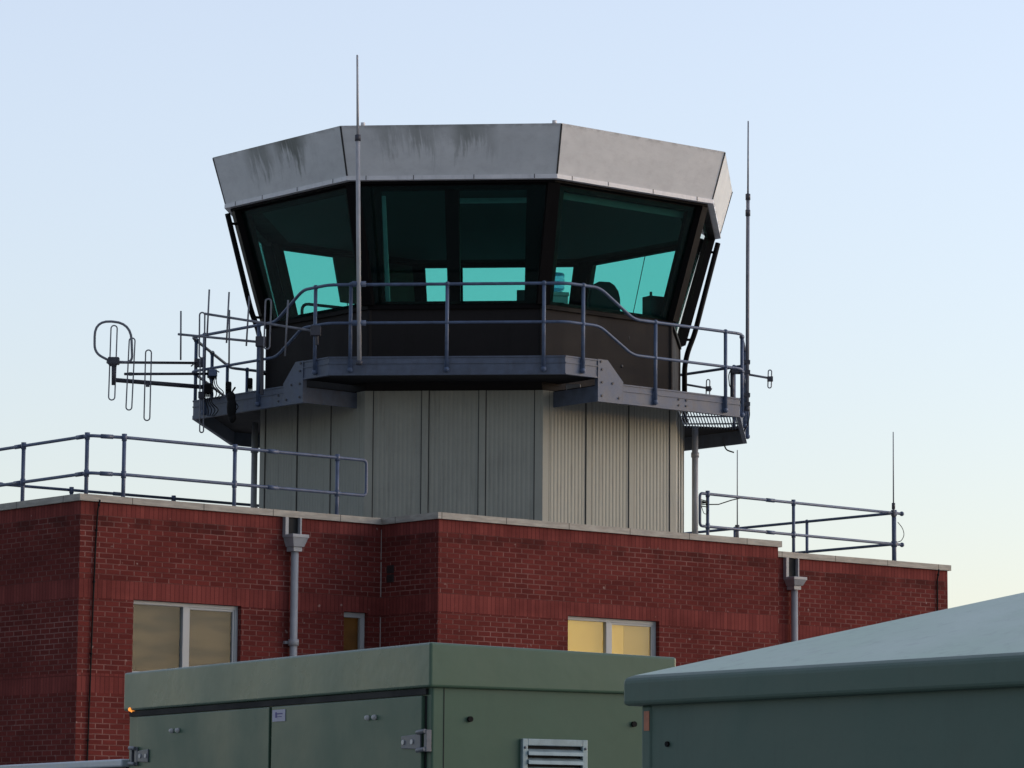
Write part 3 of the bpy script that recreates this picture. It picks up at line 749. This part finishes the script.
for f in FACES:
    if f == 0:
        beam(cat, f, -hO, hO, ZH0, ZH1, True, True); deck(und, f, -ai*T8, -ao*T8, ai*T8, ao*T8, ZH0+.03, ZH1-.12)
    elif f in (-1, 1):
        s = f
        lo, hi = (-hO, -UA) if s == 1 else (UA, hO)
        beam(cat, f, lo, hi, ZH0, ZH1, s == 1, s == -1)
        if s == 1:
            deck(und, f, -ai*T8, -ao*T8, -UA+.2, -UA+.2, ZH0+.03, ZH1-.12)
            beam(cat, f, -UB-.001, hO, ZL0, ZL1, False, True); deck(und, f, -UA+.03, -UA+.03, ai*T8, ao*T8, ZL1-.085, ZL1-.05)
        else:
            deck(und, f, UA-.2, UA-.2, ai*T8, ao*T8, ZH0+.03, ZH1-.12)
            beam(cat, f, -hO, UB+.001, ZL0, ZL1, True, False); deck(und, f, -ai*T8, -ao*T8, UA-.03, UA-.03, ZL1-.085, ZL1-.05)
        # gusset plate where the walkway steps down
        pl = [(-UA, ZL0-.004), (-UB, ZL0-.004), (-UB, ZL1+.03), (-UA+.20, ZH1+.004), (-UA, ZH1+.004)]
        if s == -1: pl = [(-u, z) for u, z in reversed(pl)]
        nn = fp(f, 0, 1, 0); nn.z = 0
        cat.slab([fp(f, u, AO+.016, z) for u, z in pl], -nn*0.075)
        # cross channel closing the end of the lower walkway, and riser
        e0, e1 = (-UA+.0, -UA+.028) if s == 1 else (UA-.028, UA)
        cat.hexa([fp(f, e0, 3.36, ZL0-.002), fp(f, e0, AO-.06, ZL0-.002), fp(f, e1, AO-.06, ZL0-.002), fp(f, e1, 3.36, ZL0-.002),
                  fp(f, e0, 3.36, ZL0+.24), fp(f, e0, AO-.06, ZL0+.24), fp(f, e1, AO-.06, ZL0+.24), fp(f, e1, 3.36, ZL0+.24)])
        for (du, z) in ((.08, ZL0+.09), (.08, ZL0+.30), (.08, ZL0+.50), (.30, ZL0+.30), (.43, ZL0+.08), (.06, ZL0+.62)):
            u = (-UA+du)*s
            p = fp(f, u, AO+.016, z); bl.tube([p, p+nn*.014], .019, 8).cut()
    elif f == 2:
        beam(cat, f, -hO, hO, ZL0, ZL1, True, True)
        # open grating: bearing bars along the walkway, a few cross rods
        for k in range(28):
            a = 3.34 + k*.0475
            if a > ao-.02: break
            h_ = a*T8
            cat.hexa([fp(f, -h_, a, ZL1-.085), fp(f, -h_, a+.012, ZL1-.085), fp(f, h_, a+.012, ZL1-.085), fp(f, h_, a, ZL1-.085), fp(f, -h_, a, ZL1-.055), fp(f, -h_, a+.012, ZL1-.055), fp(f, h_, a+.012, ZL1-.055), fp(f, h_, a, ZL1-.055)])
        for u in (-1.0, 0.0, 1.0):
            cat.hexa([fp(f, u-.008, 3.32, ZL1-.084), fp(f, u-.008, ao, ZL1-.084), fp(f, u+.008, ao, ZL1-.084), fp(f, u+.008, 3.32, ZL1-.084), fp(f, u-.008, 3.32, ZL1-.06), fp(f, u-.008, ao, ZL1-.06), fp(f, u+.008, ao, ZL1-.06), fp(f, u+.008, 3.32, ZL1-.06)])
    else:
        beam(cat, f, -hO, hO, ZL0, ZL1, True, True); deck(und, f, -ai*T8, -ao*T8, ai*T8, ao*T8, ZL1-.085, ZL1-.05)
    if f in (1, 2, -1, -2):
        nn = fp(f, 0, 1, 0); nn.z = 0
        for (u, z) in ((.52, ZL0+.17), (.52, ZL0+.08), (.68, ZL0+.17), (.68, ZL0+.08)):
            p = fp(f, u, AO+.0, z); bl.tube([p, p+nn*.014], .017, 8).cut()
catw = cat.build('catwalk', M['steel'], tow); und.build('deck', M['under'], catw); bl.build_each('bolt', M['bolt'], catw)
MB().box(*(lambda p: (p.x-.11, p.x+.11, p.y-.05, p.y+.05, ZL0+.23, ZL0+.34))(fp(1, -1.05, 3.7, 0))).build('bulkhead_light', M['pipe'], catw)

# --- catwalk railing
AR = AO + .03
hR = AR*T8
TH, MH, TL, ML = 10.472, 9.872, 10.045, 9.482
rl = MB()
def ringpath(zh, zl, ua, ub):
    pts = [fp(0, -hR, AR, zh), fp(0, hR, AR, zh), fp(1, -ua, AR, zh), fp(1, -ub, AR, zl)]
    for f in (1, 2, 3, 4, 5, 6): pts.append(fp(f, hR, AR, zl))
    pts += [fp(-1, ub, AR, zl), fp(-1, ua, AR, zh)]
    return pts
rail = MB().tube(rounded(ringpath(TH, TL, 1.17, .45), .13, True), .025, 10, True).build('catwalk_railing', M['rail'], tow)
MB().tube(rounded(ringpath(MH, ML, 1.165, .48), .13, True), .023, 10, True).build('mid_rail', M['rail'], rail)
for f in FACES:
    for u in (-1.5, 0.0, 1.5):
        hi = f == 0 or (f == 1 and u < -1.2) or (f == -1 and u > 1.2)
        zb, zt, zm = (ZH0+.07, TH, MH) if hi else (ZL0+.07, TL, ML)
        q = MB().tube([fp(f, u, AR, zb), fp(f, u, AR, zt)], .029, 10)
        q.ball(fp(f, u, AR, zt), .043).ball(fp(f, u, AR, zm), .040)
        q.ball(fp(f, u, AR, zb+.01), .045)
        q.hexa([fp(f, u-.035, AO-.002, zb), fp(f, u-.035, AO+.03, zb), fp(f, u+.035, AO+.03, zb), fp(f, u+.035, AO-.002, zb), fp(f, u-.035, AO-.002, zb+.18), fp(f, u-.035, AO+.03, zb+.18), fp(f, u+.035, AO+.03, zb+.18), fp(f, u+.035, AO-.002, zb+.18)])
        q.build('post', M['rail'], rail)

# ================================================================== THINGS INSIDE THE CAB
def wthing(name, label, cat, p, rz=0.0, group=None): return thing(name, label, cat, (p.x, p.y, p.z), rz, group)
p = at(606, 300, 58.1); p.z = 9.46
ch = wthing('office_chair', 'dark high-backed office chair seen through the right tower window', 'chair', p, R(18))
m = MB()
prof = [(.00, .27), (.12, .275), (.30, .27), (.42, .24), (.52, .17), (.565, .09)]
zb0 = 10.38
pts = [(-w_, z) for z, w_ in prof] + [(w_, z) for z, w_ in reversed(prof)]
m.slab([(x, .05, .92 + z) for x, z in pts], (0, .09, 0)); m.build('backrest', M['chair'], ch, bevel=.03)
MB().box(-.26, .26, -.45, .06, .46, .55).build('seat', M['chair'], ch, bevel=.03)
m = MB().tube([(0, -.2, .46), (0, -.2, .1)], .03, 10)
for k in range(5):
    a = 2*math.pi*k/5; m.tube([(0, -.2, .1), (.3*math.cos(a), -.2+.3*math.sin(a), .05)], .02, 8); m.ball((.3*math.cos(a), -.2+.3*math.sin(a), .035), .033)
m.tube([(0, .08, .5), (0, .10, 1.0)], .025, 8)
m.build('pedestal', M['plastic'], ch)
m = MB()
for s in (-1, 1): m.tube(rounded([(s*.28, .05, 1.0-.05), (s*.30, -.05, .74), (s*.30, -.34, .74)], .08), .022, 8).cut()
m.build_each('armrest', M['plastic'], ch)

p = at(557, 292, 58.3); zt = p.z; p.z = 9.46; H = zt-9.46
wd = wthing('water_dispenser', 'water cooler with upturned bottle seen through the right tower window', 'water cooler', p, R(10))
MB().box(-.16, .16, -.15, .15, 0, H-.09).box(-.175, .175, -.165, .165, H-.09, H-.02).build('body', M['white'], wd, bevel=.02)
m = MB()
rings = [(.0, .05), (.04, .10), (.07, .122), (.15, .122), (.165, .112), (.18, .122), (.30, .122), (.325, .105), (.335, .06)]
for (za, ra), (zb, rb) in zip(rings, rings[1:]): m.tube([(0, 0, H-.02+za), (0, 0, H-.02+zb)], ra, 16, r2=rb)
m.build('bottle', M['water'], wd)
MB().box(-.08, .08, -.19, -.167, H-.38, H-.2).build('tap_panel', M['plastic'], wd)

p = at(654, 318, 58.45)
p.z = 10.202
rx = wthing('radio_set', 'dark boxy radio set standing on the console at the right window edge', 'radio', p, R(30))
MB().box(-.15, .15, -.12, .12, 0, .54).box(-.12, .12, -.127, -.121, .05, .5).build('case', M['plastic'], rx, bevel=.012)
MB().tube([(-.06, 0, .54), (-.06, 0, .62)], .022, 10).build('aerial_stub', M['plastic'], rx)

p = at(522, 303, 57.5); zz = p.z; p.z = 10.202
mo = wthing('monitor', 'small monitor behind the right pane of the front tower window', 'monitor', p, R(-5))
s_ = max(.06, zz - 10.202)
MB().box(-.085, .085, -.02, .02, s_, s_+.21).build('screen', M['plastic'], mo, bevel=.01)
MB().tube([(0, .02, 0), (0, .02, s_)], .02, 8).box(-.07, .07, -.05, .07, 0, .015).build('stand', M['plastic'], mo)

p = at(436, 300, 58.6); p.z = 9.46
cb = wthing('filing_cabinet', 'brown wooden cabinet behind the left pane of the front tower window', 'cabinet', p, R(-5))
MB().box(-.24, .24, -.2, .2, 0, 1.12).build('carcass', M['wood'], cb, bevel=.008)
m = MB()
for z in (.05, .4, .75): m.box(-.225, .225, -.212, -.201, z, z+.32).cut()
m.build_each('drawer', M['wood'], cb, bevel=.005)

# ================================================================== AERIALS
def stick_thing(name, label, cat, base, group=None): return wthing(name, label, cat, base, 0, group)
def rod(px0, py0, px1, py1, Y, Y1=None): return [at(px0, py0, Y), at(px1, py1, Y if Y1 is None else Y1)]
def hairpin(px, pt, pb, half, Y, lean=0.0):
    """long folded loop standing upright: half width and lean in pixels"""
    a = []
    for i in range(9):
        t = math.pi*i/8; a.append(at(px+lean - half*math.cos(t), pt + half - half*math.sin(t), Y))
    for i in range(9):
        t = math.pi*i/8; a.append(at(px-lean + half*math.cos(t), pb - half + half*math.sin(t), Y))
    return a

# tall whips
def whip(label, px, ptop, pbot, Y, joints, r0, r1, pxb=None, mat='whip', group='whip aerials'):
    pxb = px if pxb is None else pxb
    base = at(pxb, pbot, Y); t = stick_thing('whip_antenna', label, 'antenna', base, group)
    j0 = joints[0] if joints else ptop
    f = lambda y: px + (pxb-px)*(y-ptop)/(pbot-ptop)
    MB().tube([at(f(pbot), pbot, Y), at(f(j0), j0, Y)], r0, 10).build('mast', M[mat], t, world=True)
    if joints: MB().tube([at(f(j0), j0, Y), at(px, ptop, Y)], r1, 8, r2=r1*.7).build('whip', M['alu' if mat != 'whip' else 'whip'], t, world=True)
    c = MB()
    for j in joints: c.tube([at(f(j), j-3, Y), at(f(j), j+3, Y)], r0*1.35, 10).cut()
    c.tube([at(f(pbot), pbot-1, Y), at(f(pbot), pbot+3, Y)], r0*1.5, 10)
    c.build_each('collar', M['aludark'], t, world=True)
    return t
w1 = whip('tallest pale whip aerial clamped to the front catwalk railing before the cab glass', 357.3, 55, 362, 55.58, [138], .034, .022, 359.3)
m = MB()
for y in (284, 323): m.tube([at(352, y, 55.6), at(366, y, 55.6)], .045, 10).cut()
m.build_each('clamp', M['rail'], w1, world=True)
w2 = whip('tall thin dark whip aerial beside the right end of the catwalk', 748.2, 121, 408, 58.9, [197, 213], .030, .016, 747.2, 'alu')
m = MB()
for y in (362, 372, 395, 404): m.box(*(lambda q: (q.x-.09, q.x+.05, q.y-.04, q.y+.12, q.z-.03, q.z+.03))(at(747, y, 58.9))).cut()
m.build_each('clamp', M['aludark'], w2, world=True)
m = MB().tube(rounded([at(748, 406, 58.9), at(750, 413, 58.9), at(748, 424, 58.9), at(744, 431, 58.9)], .08), .008, 6); m.build('lead', M['cable'], w2, world=True)
whip('short thin whip aerial rising behind the right roof railing near the tower', 737.3, 450, 540, 60.9, [528], .028, .011, 737.3, 'alu')
whip('thin whip aerial on the corner post of the right roof railing', 893.2, 432, 514, 61.5, [506], .022, .012, 893.5, 'alu')

# folded dipoles on the left corner of the catwalk
G1 = 'folded dipole aerials on the left catwalk corner'
def dipole(label, loop, boom, Yl, Yb, cl=.03, rb=.022, r=.011):
    base = at(boom[2], boom[3], Yb); t = stick_thing('dipole_antenna', label, 'antenna', base, G1)
    MB().tube(rod(boom[0], boom[1], boom[2], boom[3], Yl, Yb), rb, 8).build('boom', M['aludark'], t, world=True)
    MB().tube(hairpin(*loop[:4], Yl, loop[4]), r, 6, True).build('folded_dipole', M['alu'], t, world=True)
    c = MB()
    for (x, y, Y, s) in ((loop[0], (loop[1]+loop[2])/2, Yl, cl), (boom[2], boom[3], Yb, .075)):
        q = at(x, y, Y); c.box(q.x-s, q.x+s, q.y-s*.7, q.y+s*.7, q.z-s*.9, q.z+s*.9)
    for k in range(5):
        q = at(boom[2]+random.uniform(-4, 4), boom[3]+random.uniform(-4, 4), Yb-.1); c.tube([q, q+Vector((random.uniform(-.08, .08), 0, random.uniform(-.08, .08)))], .012, 6)
    c.build('clamp', M['aludark'], t, world=True, bevel=.012)
    return t
YL, YC = 57.4, 58.35
d1 = dipole('folded dipole farthest left, below the round wire loop', (112.9, 325.5, 400, 3.1, 1.2), (107, 362.3, 199, 363), YL, YC, cl=.06)
MB().tube(rounded([at(113.7, 385, YL), at(113.7, 360, YL)], .01), .035, 8).build('stub_mast', M['aludark'], d1, world=True)
d2 = dipole('folded dipole on the middle thin boom, second from the left', (130.5, 338, 410, 2.9, 1.6), (124.5, 374, 212, 373.8), YL+.15, YC, r=.011)
d3 = dipole('folded dipole hanging lowest, on the thick sloping boom', (147.7, 350, 420.5, 2.9, .8), (114.6, 380, 208, 387.5), YL+.3, YC, rb=.036)
base = at(113.7, 361, YL)
lp = stick_thing('loop_antenna', 'rounded square wire loop aerial at the far left of the catwalk', 'antenna', base)
sq = [(95, 322), (131, 322.5), (132, 361), (95, 360)]
pts = [at(113.7, 361.8, YL)] + rounded([at(110, 361, YL), at(94.5, 353, YL), at(94.8, 320.5, YL), at(131.0, 322.8, YL), at(132.3, 362.5, YL), at(118, 361.8, YL)], .30, n=6)[0:] + [at(115, 361.8, YL)]
MB().tube(pts, .020, 8).build('loop', M['alu'], lp, world=True)
MB().box(*(lambda q: (q.x-.09, q.x+.09, q.y-.06, q.y+.06, q.z-.06, q.z+.06))(base)).build('clamp', M['aludark'], lp, world=True, bevel=.015)

G2 = 'many-element aerials on the left catwalk corner'
def yagi(label, boom, els, Y0, Y1, post):
    t = stick_thing('yagi_antenna', label, 'antenna', at(boom[2], boom[3], Y1), G2)
    MB().tube(rod(*boom, Y0, Y1), .020, 8).build('boom', M['alu'], t, world=True)
    for e in els:
        fy = (e[0]-boom[0])/(boom[2]-boom[0]); Y = Y0+(Y1-Y0)*fy-.03
        if len(e) == 4: MB().tube([at(e[0]+e[3], e[1], Y), at(e[0]-e[3], e[2], Y)], .014, 6).build('element', M['alu'], t, world=True)
        else: MB().tube(hairpin(e[0], e[1], e[2], e[4], Y, e[3]), .013, 6, True).build('folded_element', M['alu'], t, world=True)
    c = MB(); q = at(boom[2], boom[3], Y1); c.box(q.x-.1, q.x+.06, q.y-.06, q.y+.06, q.z-.07, q.z+.09)
    c.tube([at(post[0], post[1], Y1), at(post[0], post[2], Y1)], .03, 8)
    c.build('clamp', M['aludark'], t, world=True, bevel=.01)
    return t
yagi('upper pale yagi aerial crossing in front of the left cab corner', (204.8, 313.7, 317, 331.5), [(208.2, 289.5, 336, 1.1), (227.8, 292, 343, 1.3), (247.8, 296, 346, 1.5), (267.6, 299, 349, .8, 2.9), (286.6, 300, 356, 1.6)], 56.9, 55.85, (317, 326, 345))
yagi('lower yagi aerial reaching out to the left of the catwalk posts', (178.3, 334.2, 262, 342.3), [(180.8, 311, 360, .1), (202, 312.5, 358, .2, 2.6), (229.2, 310, 366, .2)], 57.7, 56.9, (262, 338, 395))
# single long folded loop beside the corner post
base = at(201.5, 395, 58.1); t = stick_thing('dipole_antenna', 'folded dipole hanging down past the left end of the catwalk beam', 'antenna', base, G1)
MB().tube(hairpin(201.8, 358, 432.5, 1.9, 58.1, .2), .011, 6, True).build('folded_dipole', M['alu'], t, world=True)
MB().box(*(lambda q: (q.x-.05, q.x+.05, q.y-.04, q.y+.2, q.z-.05, q.z+.05))(base)).build('clamp', M['aludark'], t, world=True)
# junction boxes and cable bundles on the left posts
def jbox(label, px, py, Y, w_, h_, mat, group='junction boxes on the left catwalk railing'):
    q = at(px, py, Y); t = stick_thing('junction_box', label, 'junction box', q, group)
    MB().box(-w_/2, w_/2, -.06, .06, -h_/2, h_/2).build('case', M[mat], t, bevel=.012)
    g = MB()
    for k in range(4): a = -w_/2 + w_*(k+.5)/4; g.tube([(a, 0, -h_/2), (a, 0, -h_/2-.05)], .014, 8); g.tube(rounded([(a, 0, -h_/2-.04), (a+.02, -.02, -h_/2-.16), (a+.06+.03*k, .0, -h_/2-.26), (a+.05, .02, -h_/2-.36)], .07), .008, 6)
    g.build('cable_gland', M['cable'], t)
jbox('blue-grey junction box high on the left railing', 213, 373, 57.6, .13, .11, 'rail')
jbox('small black junction box on the second left railing post', 228.5, 386, 57.3, .09, .13, 'cable')
jbox('small black junction box right of the other boxes, near the cab', 250, 382, 57.9, .08, .12, 'cable')
jbox('black junction box low by the left end of the catwalk beam', 208, 389, 57.9, .12, .15, 'cable')
q = at(231, 405, 57.25); t = stick_thing('cable_bag', 'black drooping bag of cable hung over the left catwalk beam', 'cable bag', q)
m = MB(); k = 0
m.ball((0, 0, .12), .07, 14, 8, (1, 1, 1.4)).ball((.01, 0, -.04), .078, 14, 10, (1, 1, 2.6)).ball((.025, 0, -.2), .06, 14, 8, (1, 1, 1.5))
m.build('bag', M['cable'], t); MB().tube([(0, .05, .2), (.05, .14, .3)], .015, 6).build('strap', M['cable'], t)

# two small dipoles at the right
G3 = 'small dipole aerials right of the cab'
def smalldip(label, boom, loop, Y):
    t = stick_thing('dipole_antenna', label, 'antenna', at(boom[0], boom[1], Y), G3)
    MB().tube(rod(*boom, Y), .019, 8).build('boom', M['alu'], t, world=True)
    MB().tube(hairpin(*loop, Y, .2), .010, 6, True).build('folded_dipole', M['alu'], t, world=True)
    q = at(loop[0], (loop[1]+loop[2])/2, Y); MB().box(q.x-.04, q.x+.05, q.y-.04, q.y+.04, q.z-.04, q.z+.04).build('clamp', M['aludark'], t, world=True)
smalldip('small folded dipole on a stub arm right of the right-hand whip', (745.5, 374, 772, 378.6), (769.8, 370, 388, 1.7), 59.0)
smalldip('small folded dipole seen between the cab corner and the right railing', (686, 384.5, 712, 389), (708, 379.5, 398, 1.7), 61.5)
# camera bracket on the right railing
q = at(733, 410, 60.2)
t = stick_thing('cctv_bracket', 'short post with cable knot and small camera behind the right catwalk railing', 'camera post', q)
MB().tube([at(732.3, 412, 60.2), at(732.3, 368, 60.2)], .035, 8).build('post', M['aludark'], t, world=True)
m = MB(); a = at(735, 371, 60.2); m.box(a.x-.07, a.x+.10, a.y-.06, a.y+.06, a.z-.05, a.z+.06); m.build('camera', M['aludark'], t, world=True, bevel=.02)
m = MB(); m.tube(rounded([at(731, 369, 60.15), at(728.5, 375, 60.15), at(729.5, 386, 60.15), at(732, 389, 60.15)], .1), .009, 6); m.tube(rounded([at(736, 370, 60.15), at(741, 367, 60.1), at(742, 371, 60.1), at(738, 374, 60.1)], .05), .009, 6); m.build('cable', M['cable'], t, world=True)
m = MB().tube(rounded([at(724, 444, 59.5), at(726, 450, 59.5), at(734, 452.5, 59.5)], .12), .012, 6).build('loose_cable', M['cable'])
tag(m, 'loose black cable end dangling under the right end of the catwalk', 'cable')

# ================================================================== GENERATOR ENCLOSURE
gen = thing('generator_enclosure', 'green steel generator housing with side doors and a small louvre', 'generator', (-.441908, 20.2, 0), R(30))
GW, GL, ZE, ZT = 1.62, 4.15, 2.566, 2.815
b_ = MB()
b_.box(.03, GW-.03, .03, GL-.03, .12, ZE+.01)
body = b_.build('body', M['green'], gen, bevel=.012)
b_ = MB().box(.08, GW-.08, .1, GL-.1, 0, .12); b_.build('plinth', M['gap'], gen)
lid = MB().hexa([(0, 0, ZE), (GW, 0, ZE), (GW, GL, ZE), (0, GL, ZE), (0, 0, ZT), (GW, 0, ZT-.03), (GW, GL, ZT-.03), (0, GL, ZT)])
lid.build('lid', M['greenlid'], gen, bevel=.014)
MB().box(.012, .029, .07, GL-.07, 2.528, 2.562).build('shadow_gap', M['gap'], body)
def door(y0, y1):
    d = MB().box(.006, .029, y0, y1, .3, 2.522).build('door', M['green'], gen, bevel=.005)
    return d
dR = door(.105, 1.985); dL = door(2.018, 3.945)
MB().box(.027, .0295, 1.987, 2.016, .3, 2.52).build('door_gap', M['gap'], body)
MB().box(.027, .0295, .085, .103, .3, 2.52).build('door_gap', M['gap'], body); MB().box(.027, .0295, 3.947, 3.965, .3, 2.52).build('door_gap', M['gap'], body)
for d, ys in ((dL, (3.39, 3.30)), (dR, (.735, .648))):
    for y in ys:
        MB().tube([(.006, y, 2.418), (-.008, y, 2.418)], .015, 12).ball((-.008, y, 2.418), .014).build('lock_stud', M['white'], d)
def hinge(d, ya, yb, flip):
    """strap hinge: plate on the door, knuckles and leaf on the post"""
    z = 2.268; s = 1 if not flip else -1
    h = MB()
    y_k = ya                                     # knuckle line
    h.hexa([(-.004, min(y_k+s*.06, yb), z-.042), (.0055, min(y_k+s*.06, yb), z-.042), (.0055, max(y_k+s*.06, yb), z-.034), (-.004, max(y_k+s*.06, yb), z-.034),
            (-.004, min(y_k+s*.06, yb), z+.042), (.0055, min(y_k+s*.06, yb), z+.042), (.0055, max(y_k+s*.06, yb), z+.034), (-.004, max(y_k+s*.06, yb), z+.034)])
    h.box(-.006, .0055, *sorted((y_k+s*.035, y_k+s*.075)), z-.058, z+.058)
    h.box(-.006, .028, *sorted((y_k-s*.035, y_k-s*.008)), z-.058, z+.064)
    for zz in (z-.05, z+.05): h.tube([(-.012, y_k+s*.06, zz), (-.012, y_k-s*.03, zz+.006)], .013, 10)
    o = h.build('hinge', M['zinc'], d, bevel=.003)
    g = MB()
    for t in (.35, .85): y = y_k+s*.06 + (yb-y_k-s*.06)*t; g.tube([(-.004, y, z), (-.011, y, z)], .014, 12).cut()
    g.build_each('hinge_bolt', M['white'], o)
hinge(dR, .062, .325, False); hinge(dL, 3.985, 3.745, True)
st = MB().box(.002, .0058, 1.795, 1.965, 2.432, 2.502).build('warning_label', M['sticker'], dR)
sb = MB().box(.0005, .0018, 1.905, 1.925, 2.455, 2.487).box(.0005, .0018, 1.83, 1.90, 2.474, 2.481).box(.0005, .0018, 1.84, 1.90, 2.458, 2.462); sb.build('print', M['stickerblue'], st)
MB().tube([(.03, 4.045, 2.555), (.002, 4.045, 2.572)], .010, 12).ball((.0, 4.045, 2.574), .013).build('glint_bead', M['amber'], gen)  # no lamp here: glowing bead stands in for a street-lamp glint
MB().box(.104, .108, .0275, .0305, .15, ZE-.002).build('panel_seam', M['gap'], body)
for x, z in ((.269, 2.396), (1.345, 2.395)):
    MB().tube([(x, .03, z), (x, .012, z)], .016, 12).build('rubber_plug', M['cable'], gen)
lv = MB(); x0, x1, zt, zb = .598, 1.025, 2.296, 1.86
lv.box(x0, x0+.034, .002, .03, zb, zt); lv.box(x1-.034, x1, .002, .03, zb, zt); lv.box(x0+.034, x1-.034, .002, .03, zt-.038, zt); lv.box(x0+.034, x1-.034, .002, .03, zb, zb+.038)
gr = lv.build('louvre_grille', M['louvre'], gen, bevel=.004)
MB().box(x0+.034, x1-.034, .0265, .0298, zb+.038, zt-.038).build('backing', M['gap'], gr)
for k in range(7):
    z = zt-.068-k*.050
    s = MB().hexa([(x0+.034, -.012, z-.024), (x1-.034, -.012, z-.024), (x1-.034, .012, z-.02), (x0+.034, .012, z-.02), (x0+.034, -.009, z-.004), (x1-.034, -.009, z-.004), (x1-.034, .024, z+.012), (x0+.034, .024, z+.012)])
    s.build('slat', M['louvre'], gr)
g = MB()
for x in (x0+.016, x1-.016):
    for z in (zt-.05, zb+.05): g.ball((x, .001, z), .008).cut()
g.build_each('rivet', M['zinc'], gr)

# ================================================================== KIOSK AT THE RIGHT
ksk = thing('equipment_kiosk', 'grey-green kiosk with shallow hipped lid, nearest the camera at right', 'kiosk', (.462, 15.0, 0), R(-54))
S = 4.1; ez0, ez1 = 2.245, 2.364
body = MB().box(.07, S-.07, .05, S-.05, 0, ez0+.02).build('body', M['kiosk'], ksk, bevel=.01)
MB().box(.0695, .136, .044, .12, .05, ez0+.002).build('corner_post', M['kiosk'], ksk, bevel=.012)
MB().box(.092, .126, .0415, .0435, 2.142, 2.222).build('lamp_reflection', M['lamp_reflection'], ksk)  # orange patch paints a street lamp's reflection on the corner post
MB().tube([(.241, .05, 2.085), (.241, .040, 2.085)], .011, 10).build('rivet', M['cable'], ksk)
rf = MB()
ap = .30*(S/2-.03)
i0 = .035
b0 = [(0, 0, ez0), (S, 0, ez0), (S, S, ez0), (0, S, ez0)]; b1 = [(0, 0, ez1-.01), (S, 0, ez1-.01), (S, S, ez1-.01), (0, S, ez1-.01)]
b2 = [(i0, i0, ez1+.006), (S-i0, i0, ez1+.006), (S-i0, S-i0, ez1+.006), (i0, S-i0, ez1+.006)]
apx = (S/2, S/2, ez1+ap)
V = [*b0, *b1, *b2, apx]
Fs = [(3, 2, 1, 0)]
for i in range(4):
    j = (i+1) % 4; Fs += [(i, j, 4+j, 4+i), (4+i, 4+j, 8+j, 8+i), (8+i, 8+j, 12)]
rf.v = [Vector(v) for v in V]; rf.f = [list(f) for f in Fs]; rf.uv = [[(0, 0)]*len(f) for f in Fs]; rf.sm = [False]*len(Fs); rf.mi = [1 if len(f) == 3 else 0 for f in Fs]
rf.build('lid', [M['kiosk'], M['kioskroof']], ksk, bevel=.018)

# ================================================================== FENCE AT BOTTOM LEFT
fn = thing('panel_fence', 'dark maroon panel fence with pale capping rail behind the generator', 'fence', (-.441908-.5*4.14, 20.2+.866*4.14, 0), R(30))
MB().box(.03, .07, 0.02, 4.2, 0, 2.205).build('panel', M['maroon'], fn)
MB().box(-.01, .11, 0.0, 4.25, 2.205, 2.256).build('capping_rail', M['capping'], fn, bevel=.012)
for y in (.06, 2.1, 4.15): MB().box(.072, .13, y-.03, y+.03, 0, 2.2).build('post', M['maroon'], fn)

sc.cycles.max_bounces = 12; sc.cycles.transparent_max_bounces = 24
